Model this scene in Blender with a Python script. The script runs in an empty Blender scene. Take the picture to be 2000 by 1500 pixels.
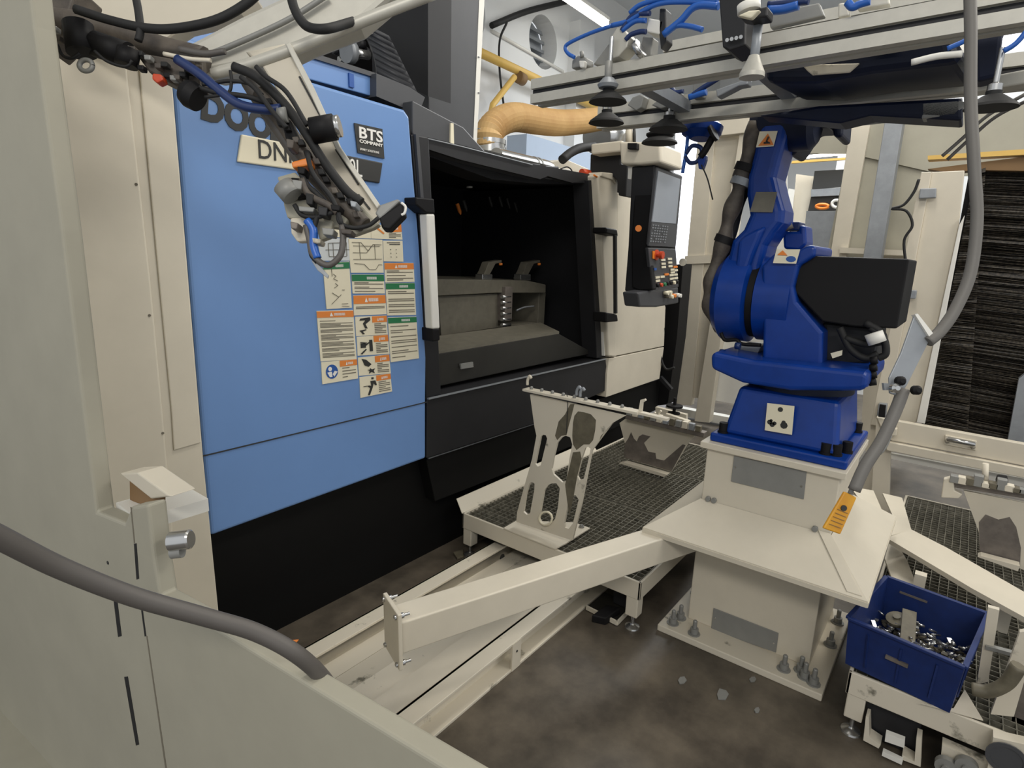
import bpy, bmesh, math, random
from mathutils import Vector as V, Matrix
random.seed(7)
S = bpy.context.scene
COL = S.collection
# ---------------------------------------------------------------- camera, world, light
F = 1150.0                                  # focal length in pixels of a 2000 px wide frame
CAMH = 1.6
d1 = V((908, 220, -1150)).normalized()
d3 = V((-200, -5186, -1150)); d3 = (d3 - d1 * d3.dot(d1)).normalized()
UP = -d3
YY = UP.cross(d1)
R = Matrix((d1, YY, UP))                    # camera space -> room space
cam_d = bpy.data.cameras.new('camera'); cam = bpy.data.objects.new('camera', cam_d); COL.objects.link(cam)
cam_d.sensor_width = 36; cam_d.lens = F / 2000 * 36; cam_d.clip_start = 0.02; cam_d.clip_end = 100
cam.matrix_world = Matrix.Translation((0, 0, CAMH)) @ R.to_4x4()
S.camera = cam
w = bpy.data.worlds.new('world'); S.world = w; w.use_nodes = True
w.node_tree.nodes['Background'].inputs[0].default_value = (0.93, 0.96, 1.0, 1)
w.node_tree.nodes['Background'].inputs[1].default_value = 0.57
S.view_settings.view_transform = 'Standard'; S.view_settings.look = 'None'
S.view_settings.exposure = 0.5; S.view_settings.gamma = 1.0; S.view_settings.use_curve_mapping = False

def lamp(loc, sx, sy, power, color=(1, 0.95, 0.87), target=None):
    l = bpy.data.lights.new('ceiling_lamp_light', 'AREA'); l.shape = 'RECTANGLE'; l.size = sx; l.size_y = sy
    l.energy = power; l.color = color
    o = bpy.data.objects.new('ceiling_lamp_light', l); COL.objects.link(o); o.location = loc
    if target: o.rotation_euler = (V(target) - V(loc)).to_track_quat('-Z', 'Y').to_euler()
    return o
lamp((3.3, -2.2, 4.3), 3.0, 0.5, 60, target=(2.6, 0.8, 0.8))
lamp((-2.2, -1.4, 4.2), 2.5, 0.6, 62, target=(2.2, 0.6, 0.6))
lamp((5.2, 0.8, 4.4), 2.5, 0.4, 48, (1, 0.98, 0.94))
lamp((2.2, 0.6, 4.4), 1.6, 0.4, 26)
lamp((8.2, 1.5, 4.6), 3.0, 2.0, 170, (0.95, 0.98, 1))

# ---------------------------------------------------------------- pixel -> room points
def ray(x, y): return R @ V((x - 1000, 750 - y, -F))
C0 = V((0, 0, CAMH))
def oX(x, y, X): v = ray(x, y); return C0 + v * (X / v.x)
def oY(x, y, Y): v = ray(x, y); return C0 + v * (Y / v.y)
def oZ(x, y, Z): v = ray(x, y); return C0 + v * ((Z - CAMH) / v.z)
def oD(x, y, d): return C0 + ray(x, y) * (d / F)
def oP(x, y, p, n): v = ray(x, y); return C0 + v * ((V(p) - C0).dot(n) / v.dot(n))

# ---------------------------------------------------------------- materials
def lin(c):
    r = []
    for k in c:
        k /= 255.0; r.append(k / 12.92 if k <= 0.04045 else ((k + 0.055) / 1.055) ** 2.4)
    return (*r, 1)
MATS = {}
def mat(name, rgb, rough=0.5, metal=0.0, var=0.06, scale=6.0, rgb2=None, bump=0.0, emit=0.0, thr=None, spec=0.5, alpha=None):
    m = bpy.data.materials.new(name); m.use_nodes = True; N = m.node_tree.nodes; L = m.node_tree.links
    b = N['Principled BSDF']; c = lin(rgb)
    b.inputs['Roughness'].default_value = rough; b.inputs['Metallic'].default_value = metal
    b.inputs['Specular IOR Level'].default_value = spec
    tc = N.new('ShaderNodeTexCoord'); nz = N.new('ShaderNodeTexNoise'); nz.inputs['Scale'].default_value = scale
    nz.inputs['Detail'].default_value = 8; nz.inputs['Roughness'].default_value = 0.62; L.new(tc.outputs['Object'], nz.inputs['Vector'])
    rp = N.new('ShaderNodeValToRGB')
    if thr: rp.color_ramp.elements[0].position, rp.color_ramp.elements[1].position = thr
    else: rp.color_ramp.elements[0].position, rp.color_ramp.elements[1].position = 0.3, 0.7
    if rgb2: rp.color_ramp.elements[0].color = c; rp.color_ramp.elements[1].color = lin(rgb2)
    else:
        rp.color_ramp.elements[0].color = tuple(k * (1 - var) for k in c[:3]) + (1,)
        rp.color_ramp.elements[1].color = tuple(min(1, k * (1 + var)) for k in c[:3]) + (1,)
    L.new(nz.outputs['Fac'], rp.inputs['Fac']); L.new(rp.outputs['Color'], b.inputs['Base Color'])
    if bump:
        bp = N.new('ShaderNodeBump'); bp.inputs['Strength'].default_value = bump; bp.inputs['Distance'].default_value = 0.004
        L.new(nz.outputs['Fac'], bp.inputs['Height']); L.new(bp.outputs['Normal'], b.inputs['Normal'])
    if emit:
        b.inputs['Emission Color'].default_value = c; b.inputs['Emission Strength'].default_value = emit
    if alpha: b.inputs['Alpha'].default_value = alpha
    MATS[name] = m; return m
cream = mat('cream_paint', (206, 198, 180), 0.45, var=0.04)
creamw = mat('worn_cream_paint', (208, 200, 182), 0.5, scale=9, rgb2=(112, 108, 94), thr=(0.62, 0.70))
greycream = mat('grey_green_paint', (158, 154, 138), 0.6, var=0.05)
blue = mat('light_blue_paint', (106, 142, 194), 0.35, var=0.02)
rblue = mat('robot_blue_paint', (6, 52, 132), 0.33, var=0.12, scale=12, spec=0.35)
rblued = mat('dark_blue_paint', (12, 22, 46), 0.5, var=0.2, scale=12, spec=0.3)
black = mat('black_plastic', (17, 16, 17), 0.6, spec=0.25)
plinthm = mat('black_base_paint', (15, 15, 15), 0.6, spec=0.2)
blackm = mat('dark_machine_paint', (34, 34, 36), 0.5, var=0.12, spec=0.35)
charc = mat('charcoal_paint', (68, 69, 72), 0.45, var=0.07)
inner = mat('oily_dark_steel', (38, 37, 33), 0.5, var=0.2)
fixt = mat('oily_grey_steel', (104, 100, 88), 0.5, var=0.15, scale=20)
alu = mat('aluminium', (190, 187, 176), 0.45, 0.2, var=0.06, scale=25)
galv = mat('galvanised_steel', (142, 146, 150), 0.45, 0.25, var=0.1, scale=18)
steel = mat('bright_steel', (190, 190, 188), 0.22, 0.9, var=0.05)
dsteel = mat('dull_steel_plate', (134, 134, 130), 0.5, 0.15, var=0.06, scale=14)
hosem = mat('beige_hose', (206, 172, 118), 0.6, rgb2=(188, 150, 98), scale=5)
rubber = mat('black_rubber', (22, 22, 22), 0.7)
cablem = mat('grey_cable', (104, 101, 96), 0.55)
cabled = mat('dark_grey_cable', (84, 80, 76), 0.5)
btube = mat('blue_air_tube', (36, 92, 176), 0.35)
dbtube = mat('dark_blue_tube', (22, 44, 92), 0.4)
whitem = mat('white_paint', (222, 220, 212), 0.5, var=0.03)
paper = mat('sticker_paper', (226, 218, 192), 0.5, var=0.02)
paperb = mat('bluish_sticker_paper', (200, 204, 204), 0.5, var=0.02)
orange = mat('orange_print', (222, 132, 58), 0.5, var=0.02)
green = mat('green_print', (38, 116, 72), 0.5, var=0.02)
ink = mat('dark_print', (44, 44, 42), 0.6, var=0.02)
inkg = mat('grey_print', (112, 106, 92), 0.6, var=0.02)
pblue = mat('blue_print', (38, 84, 156), 0.5, var=0.02)
white_ink = mat('white_print', (228, 226, 220), 0.5, var=0.02)
yel = mat('yellow_tag', (214, 160, 40), 0.5, rgb2=(190, 128, 30), scale=12)
yellow = mat('yellow_pipe_paint', (214, 176, 92), 0.5)
wallm = mat('hall_wall_paint', (216, 217, 216), 0.8, var=0.02, scale=2)
wallb = mat('grey_blue_wall_paint', (168, 182, 200), 0.7, var=0.02)
floorm = mat('dirty_concrete', (66, 60, 52), 0.42, rgb2=(108, 99, 86), scale=4.2, thr=(0.36, 0.72), bump=0.2)
brushm = mat('black_bristle', (40, 37, 34), 0.55, rgb2=(96, 88, 76), scale=60, thr=(0.4, 0.68))
brown = mat('brown_gasket', (128, 100, 66), 0.7)
gratem = mat('grating_steel', (142, 138, 124), 0.45, 0.2, rgb2=(84, 82, 72), scale=30)
crate_m = mat('blue_crate_plastic', (14, 38, 92), 0.5, var=0.2, scale=20)
rustm = mat('bare_worn_metal', (128, 120, 112), 0.5, 0.3, rgb2=(96, 90, 84), scale=14)
screenm = mat('screen_glass', (150, 156, 164), 0.15, 0.0, var=0.03)
glow = mat('lit_tube', (255, 252, 244), 0.5, emit=6.0, var=0)
daylight = mat('daylit_panel', (240, 244, 255), 0.5, emit=1.6, var=0)
ribm = mat('taped_hose', (96, 88, 78), 0.6, rgb2=(58, 52, 48), scale=22, bump=0.4)
redm = mat('red_plastic', (196, 70, 34), 0.4)
amber = mat('orange_plastic', (226, 128, 44), 0.4)

# ---------------------------------------------------------------- mesh collector
class MB:
    def __init__(s): s.v = []; s.f = []; s.sm = []; s.r = False
    def add(s, vs, fs, sm=False):
        b = len(s.v); s.v += [V(p) for p in vs]; s.f += [[i + b for i in f] for f in fs]
        s.sm += (sm if isinstance(sm, list) else [sm] * len(fs)); return s
    def box(s, a, b):
        x0, y0, z0 = [min(a[i], b[i]) for i in range(3)]; x1, y1, z1 = [max(a[i], b[i]) for i in range(3)]
        return s.add([(x0, y0, z0), (x1, y0, z0), (x1, y1, z0), (x0, y1, z0), (x0, y0, z1), (x1, y0, z1), (x1, y1, z1), (x0, y1, z1)],
                     [(3, 2, 1, 0), (4, 5, 6, 7), (0, 1, 5, 4), (1, 2, 6, 5), (2, 3, 7, 6), (3, 0, 4, 7)])
    def prism(s, pts, vec):
        pts = [V(p) for p in pts]; vec = V(vec); n = len(pts)
        nr = V((0, 0, 0))
        for i in range(n): nr += pts[i].cross(pts[(i + 1) % n])
        if nr.dot(vec) > 0: pts = pts[::-1]
        return s.add(pts + [p + vec for p in pts], [list(range(n)), list(range(2 * n - 1, n - 1, -1))] + [[(i + 1) % n, i, n + i, n + (i + 1) % n] for i in range(n)])
    def bar(s, a, b, wd, ht, up=(0, 0, 1)):
        a, b = V(a), V(b); d = (b - a).normalized(); u = V(up); sd = d.cross(u).normalized(); u = sd.cross(d).normalized()
        q = [a + sd * (i * wd / 2) + u * (j * ht / 2) for i, j in ((-1, -1), (1, -1), (1, 1), (-1, 1))]
        return s.prism(q, b - a)
    def cyl(s, a, b, r, r2=None, n=16):
        a, b = V(a), V(b); r2 = r if r2 is None else r2; d = (b - a).normalized()
        u = d.orthogonal().normalized(); w_ = d.cross(u)
        vs = []
        for c, rr in ((a, r), (b, r2)):
            for i in range(n):
                t = 2 * math.pi * i / n; vs.append(c + (u * math.cos(t) + w_ * math.sin(t)) * rr)
        fs = [[i, (i + 1) % n, n + (i + 1) % n, n + i] for i in range(n)]
        s.add(vs, fs + [list(range(n))[::-1], list(range(n, 2 * n))], [True] * n + [False, False]); return s
    def rings(s, a, d, prof, n=20):
        a = V(a); d = V(d).normalized(); u = d.orthogonal().normalized(); w_ = d.cross(u)
        def ring(r, h): return [a + d * h + (u * math.cos(2 * math.pi * i / n) + w_ * math.sin(2 * math.pi * i / n)) * max(r, 1e-4) for i in range(n)]
        s.r = True; s.add(ring(*prof[0]), [list(range(n))[::-1]])
        for k in range(len(prof) - 1):
            s.add(ring(*prof[k]) + ring(*prof[k + 1]), [[i, (i + 1) % n, n + (i + 1) % n, n + i] for i in range(n)], True)
        s.add(ring(*prof[-1]), [list(range(n))]); return s
    def tube(s, pts, r, n=8, smooth=True, step=6, ribs=0):
        P = [V(p) for p in pts]
        if smooth and len(P) > 2:
            Q = []
            E = [P[0] * 2 - P[1]] + P + [P[-1] * 2 - P[-2]]
            for i in range(1, len(E) - 2):
                for k in range(step):
                    t = k / step; a, b, c, d = E[i - 1:i + 3]
                    Q.append(0.5 * ((2 * b) + (c - a) * t + (2 * a - 5 * b + 4 * c - d) * t * t + (3 * b - a - 3 * c + d) * t ** 3))
            P = Q + [P[-1]]
        if ribs:
            Q = []
            for i in range(len(P) - 1):
                m = max(1, int((P[i + 1] - P[i]).length / ribs))
                for k in range(m): Q.append(P[i].lerp(P[i + 1], k / m))
            P = Q + [P[-1]]
        u = None; vs = []; m = len(P)
        for i in range(m):
            d = (P[min(i + 1, m - 1)] - P[max(i - 1, 0)]).normalized()
            u = d.orthogonal().normalized() if u is None else (u - d * u.dot(d)).normalized()
            w_ = d.cross(u); rr = r(i / (m - 1)) if callable(r) else r * (1 if not ribs else (1.0 if i % 2 else 0.88))
            for k in range(n):
                t = 2 * math.pi * k / n; vs.append(P[i] + (u * math.cos(t) + w_ * math.sin(t)) * rr)
        fs = [[i * n + k, i * n + (k + 1) % n, (i + 1) * n + (k + 1) % n, (i + 1) * n + k] for i in range(m - 1) for k in range(n)]
        s.add(vs, fs + [list(range(n))[::-1], [(m - 1) * n + k for k in range(n)]], [not ribs] * len(fs) + [False, False]); return s
    def build(s, name, m, parent=None, bevel=0, seg=2):
        me = bpy.data.meshes.new(name); me.from_pydata([tuple(p) for p in s.v], [], s.f); me.update()
        if not s.r:
            bm = bmesh.new(); bm.from_mesh(me); bmesh.ops.recalc_face_normals(bm, faces=bm.faces); bm.to_mesh(me); bm.free()
        me.polygons.foreach_set('use_smooth', s.sm); me.materials.append(m)
        o = bpy.data.objects.new(name, me); COL.objects.link(o); attach(o, parent)
        if bevel:
            b = o.modifiers.new('bevel', 'BEVEL'); b.width = bevel; b.segments = seg; b.limit_method = 'ANGLE'; b.angle_limit = math.radians(40)
        return o
def attach(o, parent):
    if parent is None: return
    o.parent = parent
    if parent.type == 'EMPTY': o.location = -parent.location
def thing(name, loc, label, cat, group=None):
    o = bpy.data.objects.new(name, None); o.empty_display_size = 0.1; COL.objects.link(o); o.location = loc
    return tag(o, label, cat, group)
def tag(o, label, cat, group=None):
    o['label'] = label; o['category'] = cat
    if group: o['group'] = group
    return o
def struct(o): o['kind'] = 'structure'; return o
def lab(o, t): o['label'] = t; return o
def stuff(o): o['kind'] = 'stuff'; return o
def box(name, m, a, b, parent=None, bevel=0): return MB().box(a, b).build(name, m, parent, bevel)
def prism(name, m, pts, vec, parent=None, bevel=0, seg=2): return MB().prism(pts, vec).build(name, m, parent, bevel, seg)
def cyl(name, m, a, b, r, parent=None, r2=None, n=20, bevel=0): return MB().cyl(a, b, r, r2, n).build(name, m, parent, bevel)
def tube(name, m, pts, r, parent=None, n=8, **k): return MB().tube(pts, r, n, **k).build(name, m, parent)
def plate(name, m, outline, holes, vec, parent=None, bevel=0):
    bm = bmesh.new(); vec = V(vec)
    for loop in [outline] + holes:
        vs = [bm.verts.new(p) for p in loop]
        for i in range(len(vs)): bm.edges.new((vs[i], vs[(i + 1) % len(vs)]))
    bmesh.ops.triangle_fill(bm, use_beauty=True, use_dissolve=False, edges=bm.edges[:])
    g = bmesh.ops.extrude_face_region(bm, geom=bm.faces[:])
    for v_ in [e for e in g['geom'] if isinstance(e, bmesh.types.BMVert)]: v_.co += vec
    bmesh.ops.recalc_face_normals(bm, faces=bm.faces)
    me = bpy.data.meshes.new(name); bm.to_mesh(me); bm.free(); me.materials.append(m)
    o = bpy.data.objects.new(name, me); COL.objects.link(o); attach(o, parent); return o
def text(name, s, size, origin, right, up, m, parent, depth=0.0012, bold=0.0, sx=1.0, align='LEFT'):
    cu = bpy.data.curves.new(name, 'FONT'); cu.body = s; cu.size = size; cu.extrude = depth; cu.offset = bold; cu.align_x = align
    cu.resolution_u = 3
    t = bpy.data.objects.new(name, cu); COL.objects.link(t)
    bpy.context.view_layer.update()
    me = bpy.data.meshes.new_from_object(t.evaluated_get(bpy.context.evaluated_depsgraph_get()))
    bpy.data.objects.remove(t)
    r_ = V(right).normalized(); u = V(up).normalized(); n_ = r_.cross(u)
    M = Matrix((r_ * sx, u, n_)).transposed().to_4x4(); M.translation = V(origin)
    me.transform(M); me.materials.clear(); me.materials.append(m)
    o = bpy.data.objects.new(name, me); COL.objects.link(o); attach(o, parent); return o
def copy_tree(o, off, parent=None):
    c = o.copy(); COL.objects.link(c)
    if parent is None: c.location = o.location + V(off)
    else: c.parent = parent
    for ch in o.children: copy_tree(ch, off, c)
    return c
def dup(o, off): c = o.copy(); c.location = o.location + V(off); COL.objects.link(c); return c
NY = V((0, -1, 0))
# ================================================================ ROOM SHELL
struct(box('floor', floorm, (-3, -5, -0.1), (14, 6, 0)))
struct(box('ceiling', wallm, (-3, -5, 5.4), (14, 6, 5.5)))
WY = 5.0
# left hall wall with round recesses
def circ(cx, cz, rx, rz, y, n=28): return [V((cx + rx * math.cos(2 * math.pi * i / n), y, cz + rz * math.sin(2 * math.pi * i / n))) for i in range(n)]
struct(plate('wall_left', wallm, [V((-3, WY, 0)), V((14, WY, 0)), V((14, WY, 5.4)), V((-3, WY, 5.4))],
      [circ(6.95, 4.33, 0.32, 0.32, WY), circ(5.45, 4.25, 0.32, 0.32, WY)], (0, 0.25, 0)))
for k, cx in enumerate((6.95, 5.45)):
    t = thing('round_vent', (cx, WY + 0.1, 4.0), 'round grey vent recess in the white hall wall, ' + ('nearer the hanging light tube' if k == 0 else 'half hidden by the dark machine column'), 'vent', 'round vents in the hall wall')
    t['kind'] = 'structure'
    MB().rings((cx, WY + 0.3, 4.3), (0, -1, 0), [(0.36, 0), (0.36, 0.02)], 28).build('vent_plate', charc if k else galv, t)
    for q in range(5): box('vane', galv, (cx - 0.3, WY + 0.2, 4.08 + q * 0.11), (cx + 0.3, WY + 0.22, 4.12 + q * 0.11), t)
struct(box('wall_back', wallm, (13.5, -5, 0), (13.7, 5.3, 5.4)))
struct(box('wall_right', wallm, (5.8, -5, 0), (14, -4.8, 5.4)))
# pilaster, cable tray and pipes on the left wall
struct(box('trim_1', wallm, (7.55, WY - 0.18, 0), (7.95, WY, 4.75)))
struct(prism('trim_2', wallb, [(6.0, WY - .5, 1.4), (10.6, WY - .5, 1.4), (10.6, WY - .5, 3.0), (6.0, WY - .5, 3.0)], (0, 0.3, 0)))
gp = thing('gas_pipe', (6, WY - .1, 3.6), 'yellow gas pipe with a diagonal branch along the white hall wall', 'pipe')
tube('main_run', yellow, [oY(900, 85, 4.75), oY(1045, 153, 4.75), oY(1170, 214, 4.75)], 0.05, gp, 10, smooth=False)
tube('branch', yellow, [oY(1005, 150, 4.7), oY(962, 205, 4.7), oY(955, 240, 4.7)], 0.035, gp, 10, smooth=False)
cyl('joint', brown, oY(1012, 150, 4.72), oY(1022, 156, 4.72), 0.07, gp)
tag(tube('black_conduit', rubber, [oY(960, 50, 4.9), oY(1030, 22, 4.9), oY(1115, 0, 4.9), oY(1150, -14, 4.9)], 0.035, None, 8), 'black conduit rising across the white wall to the ceiling light', 'cable')
tag(tube('black_wall_cable', rubber, [oY(990, 44, 4.8), oY(976, 80, 4.8), oY(976, 140, 4.8), oY(985, 215, 4.8)], 0.014, None, 6), 'thin black cable hanging down the white hall wall above the beige hose', 'cable')
tag(tube('white_rod', whitem, [oY(960, 60, 4.985), oY(1100, 140, 4.985)], 0.02, None, 6, smooth=False), 'thin white rod slanting across the round wall vents', 'rod')
lt = thing('tube_light', (7.6, 4.1, 4.5), 'glowing white tube light under the ceiling above the beige hose', 'lamp')
a, b = oZ(1100, -10, 4.5), oZ(1183, 47, 4.5)
MB().bar(a, b, 0.09, 0.05).build('diffuser', glow, lt); MB().bar(a + V((0, 0, 0.05)), b + V((0, 0, 0.05)), 0.11, 0.04).build('housing', whitem, lt)
tube('suspension_wire', steel, [a + V((.2, 0, .06)), a + V((.2, 0, 0.9))], 0.006, lt, smooth=False)
# ================================================================ REAR ENCLOSURE (fence seen behind the robot)
FX = 5.6
def fpoly(name, m, px, dx=0.04, off=0.0, parent=None, bevel=0.0):
    return prism(name, m, [oX(x, y, FX + off) for x, y in px], (dx, 0, 0), parent, bevel)
fe = thing('rear_enclosure', (FX, 1.2, 0), 'cream rear enclosure of posts, frames and panels behind the blue robot', 'enclosure')
fpoly('post', cream, [(1366, 230), (1400, 225), (1350, 792), (1316, 790)], 0.08, 0, fe, 0.004)
fpoly('post', cream, [(1446, 250), (1466, 250), (1385, 826), (1356, 823)], 0.1, -0.06, fe, 0.004)
fpoly('crossbar', cream, [(1338, 500), (1388, 498), (1386, 514), (1336, 516)], 0.06, -0.02, fe)
fpoly('panel', cream, [(1398, 228), (1448, 250), (1372, 778), (1348, 776)], 0.03, 0.03, fe)
fpoly('panel', whitem, [(1466, 470), (1536, 300), (1540, 790), (1440, 790), (1385, 780)], 0.03, 0.05, fe)
fpoly('header_beam', cream, [(1400, 232), (1472, 226), (1466, 258), (1398, 266)], 0.1, -0.1, fe, 0.005)
fpoly('wall_panel', greycream, [(1540, 220), (2060, 200), (2060, 330), (1860, 345), (1660, 300), (1540, 300)], 0.03, 0.04, fe)
fpoly('wall_panel', greycream, [(1658, 290), (1870, 290), (1800, 560), (1752, 640), (1600, 640), (1618, 480)], 0.03, 0.06, fe)
fpoly('wall_panel', galv, [(1575, 412), (1650, 412), (1620, 760), (1540, 760)], 0.03, 0.08, fe)
cp = fpoly('column', galv, [(1733, 205), (1770, 200), (1718, 520), (1683, 520)], 0.14, -0.3, fe, 0.004)
fpoly('post', cream, [(1662, 240), (1700, 240), (1650, 520), (1640, 560), (1612, 560)], 0.05, 0.0, fe, 0.003)
fpoly('crossbar', cream, [(1640, 483), (1790, 490), (1790, 500), (1640, 494)], 0.08, -0.06, fe)
fpoly('panel', cream, [(1700, 500), (1800, 500), (1770, 880), (1680, 880)], 0.03, 0.03, fe)
fpoly('sill', whitem, [(1300, 792), (1480, 826), (1480, 842), (1300, 806)], 0.1, 0.15, fe)
# view into the next room
struct(box('wall_far', wallm, (8.6, -3.5, 0), (8.7, 1.6, 4)))
nd = struct(prism('door_1', cream, [oX(x, y, 8.4) for x, y in ((1555, 340), (1602, 346), (1590, 560), (1535, 560))], (0.05, 0, 0)))
prism('door_panel', whitem, [oX(x, y, 8.35) for x, y in ((1540, 368), (1552, 370), (1545, 435), (1530, 435))], (0.02, 0, 0), nd)
struct(prism('window_1', ink, [oX(x, y, 8.3) for x, y in ((1591, 334), (1661, 330), (1653, 364), (1586, 369))], (0.05, 0, 0)))
ls = thing('low_shelf', (8.3, 1.0, 1.0), 'dark shelf opening with coils of cable seen through the enclosure gap', 'shelf')
prism('recess', ink, [oX(x, y, 8.3) for x, y in ((1584, 384), (1650, 381), (1646, 411), (1578, 412))], (0.05, 0, 0), ls)
prism('board', galv, [oX(x, y, 8.25) for x, y in ((1584, 370), (1652, 366), (1650, 381), (1584, 384))], (0.05, 0, 0), ls)
MB().tube([oX(1606 + 12 * math.cos(t), 403 + 4 * math.sin(t), 8.2) for t in [k * 0.7 for k in range(10)]], 0.018, 6).build('cable_coil', amber, ls)
MB().tube([oX(1634 + 9 * math.cos(t), 398 + 7 * math.sin(t), 8.2) for t in [k * 0.7 for k in range(10)]], 0.018, 6).build('cable_coil', whitem, ls)
tag(prism('white_wall_rail', glow, [oX(x, y, 8.2) for x, y in ((1555, 305), (1662, 296), (1662, 300), (1554, 310))], (0.05, 0, 0)), 'bright white light strip in the room behind the enclosure', 'lamp')
tag(prism('yellow_wall_pipe', yellow, [oX(x, y, 8.2) for x, y in ((1548, 314), (1662, 307), (1662, 311), (1545, 319))], (0.05, 0, 0)), 'thin yellow pipe in the room behind the enclosure', 'pipe')
tag(prism('lit_doorway', daylight, [oX(x, y, 7.6) for x, y in ((1320, 250), (1372, 250), (1350, 520))] + [V((7.6, oX(1350, 520, 7.6).y, 0)), V((7.6, oX(1318, 520, 7.6).y, 0))], (0.05, 0, 0)), 'bright daylit doorway behind the machine control panel', 'doorway')
# right enclosure door with hinge, bristle curtain, lower drawer panel
dr = thing('enclosure_door', (FX - .6, 0.2, 0), 'tall cream enclosure door with grey hinges right of the black motor box', 'door')
DX = 4.4
def dpoly(name, m, px, dx=0.04, off=0.0, parent=None, bevel=0.0):
    return prism(name, m, [oX(x, y, DX + off) for x, y in px], (dx, 0, 0), parent, bevel)
dpoly('frame', cream, [(1799, 336), (1820, 336), (1728, 835), (1700, 830)], 0.06, -0.02, dr, 0.004)
prism('floor_post', cream, [oX(1702, 820, DX), oX(1726, 825, DX), V((DX, oX(1726, 825, DX).y, 0)), V((DX, oX(1702, 820, DX).y, 0))], (0.05, 0, 0), dr)
dpoly('leaf', cream, [(1820, 336), (1884, 333), (1873, 440), (1790, 825), (1728, 830)], 0.04, 0.0, dr, 0.004)
dpoly('leaf_edge', whitem, [(1873, 440), (1884, 420), (1806, 828), (1790, 825)], 0.05, -0.03, dr, 0.003)
for px in (((1797, 368), (1829, 367), (1828, 386), (1794, 388)), ((1769, 566), (1791, 567), (1788, 584), (1766, 583)), ((1716, 788), (1733, 789), (1730, 815), (1712, 814))):
    dpoly('hinge', galv, px, 0.04, -0.06, dr, 0.005)
tube('door_wiring', rubber, [oX(x, y, 4.25) for x, y in ((1795, 350), (1785, 375), (1765, 400), (1742, 408), (1770, 412), (1782, 440), (1766, 470), (1770, 520))], 0.008, dr, 6)
bc = thing('bristle_curtain', (4.6, -0.3, 0.3), 'tall black ribbed bristle curtain right of the cream door', 'curtain')
BX = 4.75
def curtain(px, n, off, name):
    tl, tr, br, bl = [oX(x, y, BX + off) for x, y in px]; m = MB()
    for k in range(n):
        t0 = k / n; t1 = (k + 0.55) / n
        j = random.uniform(-0.012, 0.004)
        m.prism([tl.lerp(bl, t0) + V((j, 0, 0)), tr.lerp(br, t0) + V((j, 0, random.uniform(-.01, .01))), tr.lerp(br, t1), tl.lerp(bl, t1)], (0.03, 0, 0))
    o = m.build(name, brushm, bc); return stuff(o)
curtain([(1908, 330), (2075, 335), (2040, 880), (1808, 830)], 230, 0.0, 'bristle_rows')
curtain([(1905, 335), (1925, 330), (1890, 845), (1806, 828)], 150, -0.08, 'bristle_rows')
prism('backing', black, [oX(x, y, BX + 0.06) for x, y in ((1895, 325), (2090, 325), (2060, 880), (1800, 830))], (0.03, 0, 0), bc)
prism('head_rail', brown, [oX(x, y, BX - 0.06) for x, y in ((1812, 330), (2080, 296), (2080, 335), (1900, 332), (1860, 338))], (0.1, 0, 0), bc)
prism('top_lip', yellow, [oX(x, y, BX - 0.1) for x, y in ((1812, 304), (2080, 286), (2080, 298), (1812, 312))], (0.1, 0, 0), bc)
prism('side_post', galv, [oX(x, y, BX - 0.1) for x, y in ((1990, 740), (2040, 700), (2040, 880), (1968, 862))], (0.06, 0, 0), bc)
dw = thing('drawer_panel', (4.2, -0.1, 0.4), 'wide cream lower panel with a chrome handle under the bristle curtain', 'panel')
PX = 4.15
def ppoly(name, m, px, dx=0.04, off=0.0, bevel=0.0, par=None): return prism(name, m, [oX(x, y, PX + off) for x, y in px], (dx, 0, 0), par or dw, bevel)
ppoly('panel_board', cream, [(1712, 815), (2080, 882), (2080, 925), (1730, 858)], 0.05, 0, 0.004)
ppoly('lower_rail', cream, [(1728, 862), (2080, 930), (2080, 950), (1732, 880)], 0.05, -0.03, 0.004)
ppoly('white_strip', whitem, [(1732, 884), (2080, 950), (2080, 968), (1735, 895)], 0.03, 0.05)  # plain white strip along the bottom of the panel
ppoly('support_leg', cream, [(1712, 815), (1742, 822), (1735, 1010), (1700, 1000)], 0.05, 0.02)
h = MB().tube([oX(x, y, PX + o_) for x, y, o_ in ((1850, 862, 0), (1852, 858, -0.05), (1902, 868, -0.05), (1900, 874, 0))], 0.014, 8, smooth=False).build('handle', steel, dw)
ppoly('handle_plate', cream, [(1846, 850), (1908, 862), (1906, 880), (1844, 868)], 0.02, -0.012, 0.002)
ppoly('latch', cream, [(1726, 836), (1752, 838), (1750, 852), (1724, 850)], 0.05, -0.06, 0.004)
ppoly('latch_hole', black, [(1718, 790), (1730, 792), (1728, 816), (1715, 814)], 0.02, -0.02)
# ================================================================ MACHINING CENTRE
mc = thing('machining_centre', (2.5, 2.6, 0), 'large milling machine with light blue door, black open front and cream right cover', 'machine')
MY = 1.95; BY = 2.10
def ypoly(name, m, px, dy, Y, parent=None, bevel=0.0, seg=2):
    return prism(name, m, [oY(x, y, Y) for x, y in px], (0, dy, 0), parent, bevel, seg)
# base: recessed black plinth
box('plinth', plinthm, (0.5, BY, 0.0), (4.7, 3.9, 0.62), mc)
box('body_left', plinthm, (0.5, 2.02, 0.62), (1.86, 3.9, 2.1), mc)
box('body_rear', blackm, (1.86, 3.45, 0.62), (4.9, 3.9, 2.1), mc)
box('body_right', blackm, (3.75, 2.0, 0.62), (4.62, 3.45, 2.08), mc)
box('chamber_floor', inner, (1.86, 2.05, 0.62), (3.75, 3.45, 0.85), mc)
box('chamber_roof', inner, (1.86, 2.2, 2.1), (4.9, 3.9, 2.14), mc)
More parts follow.
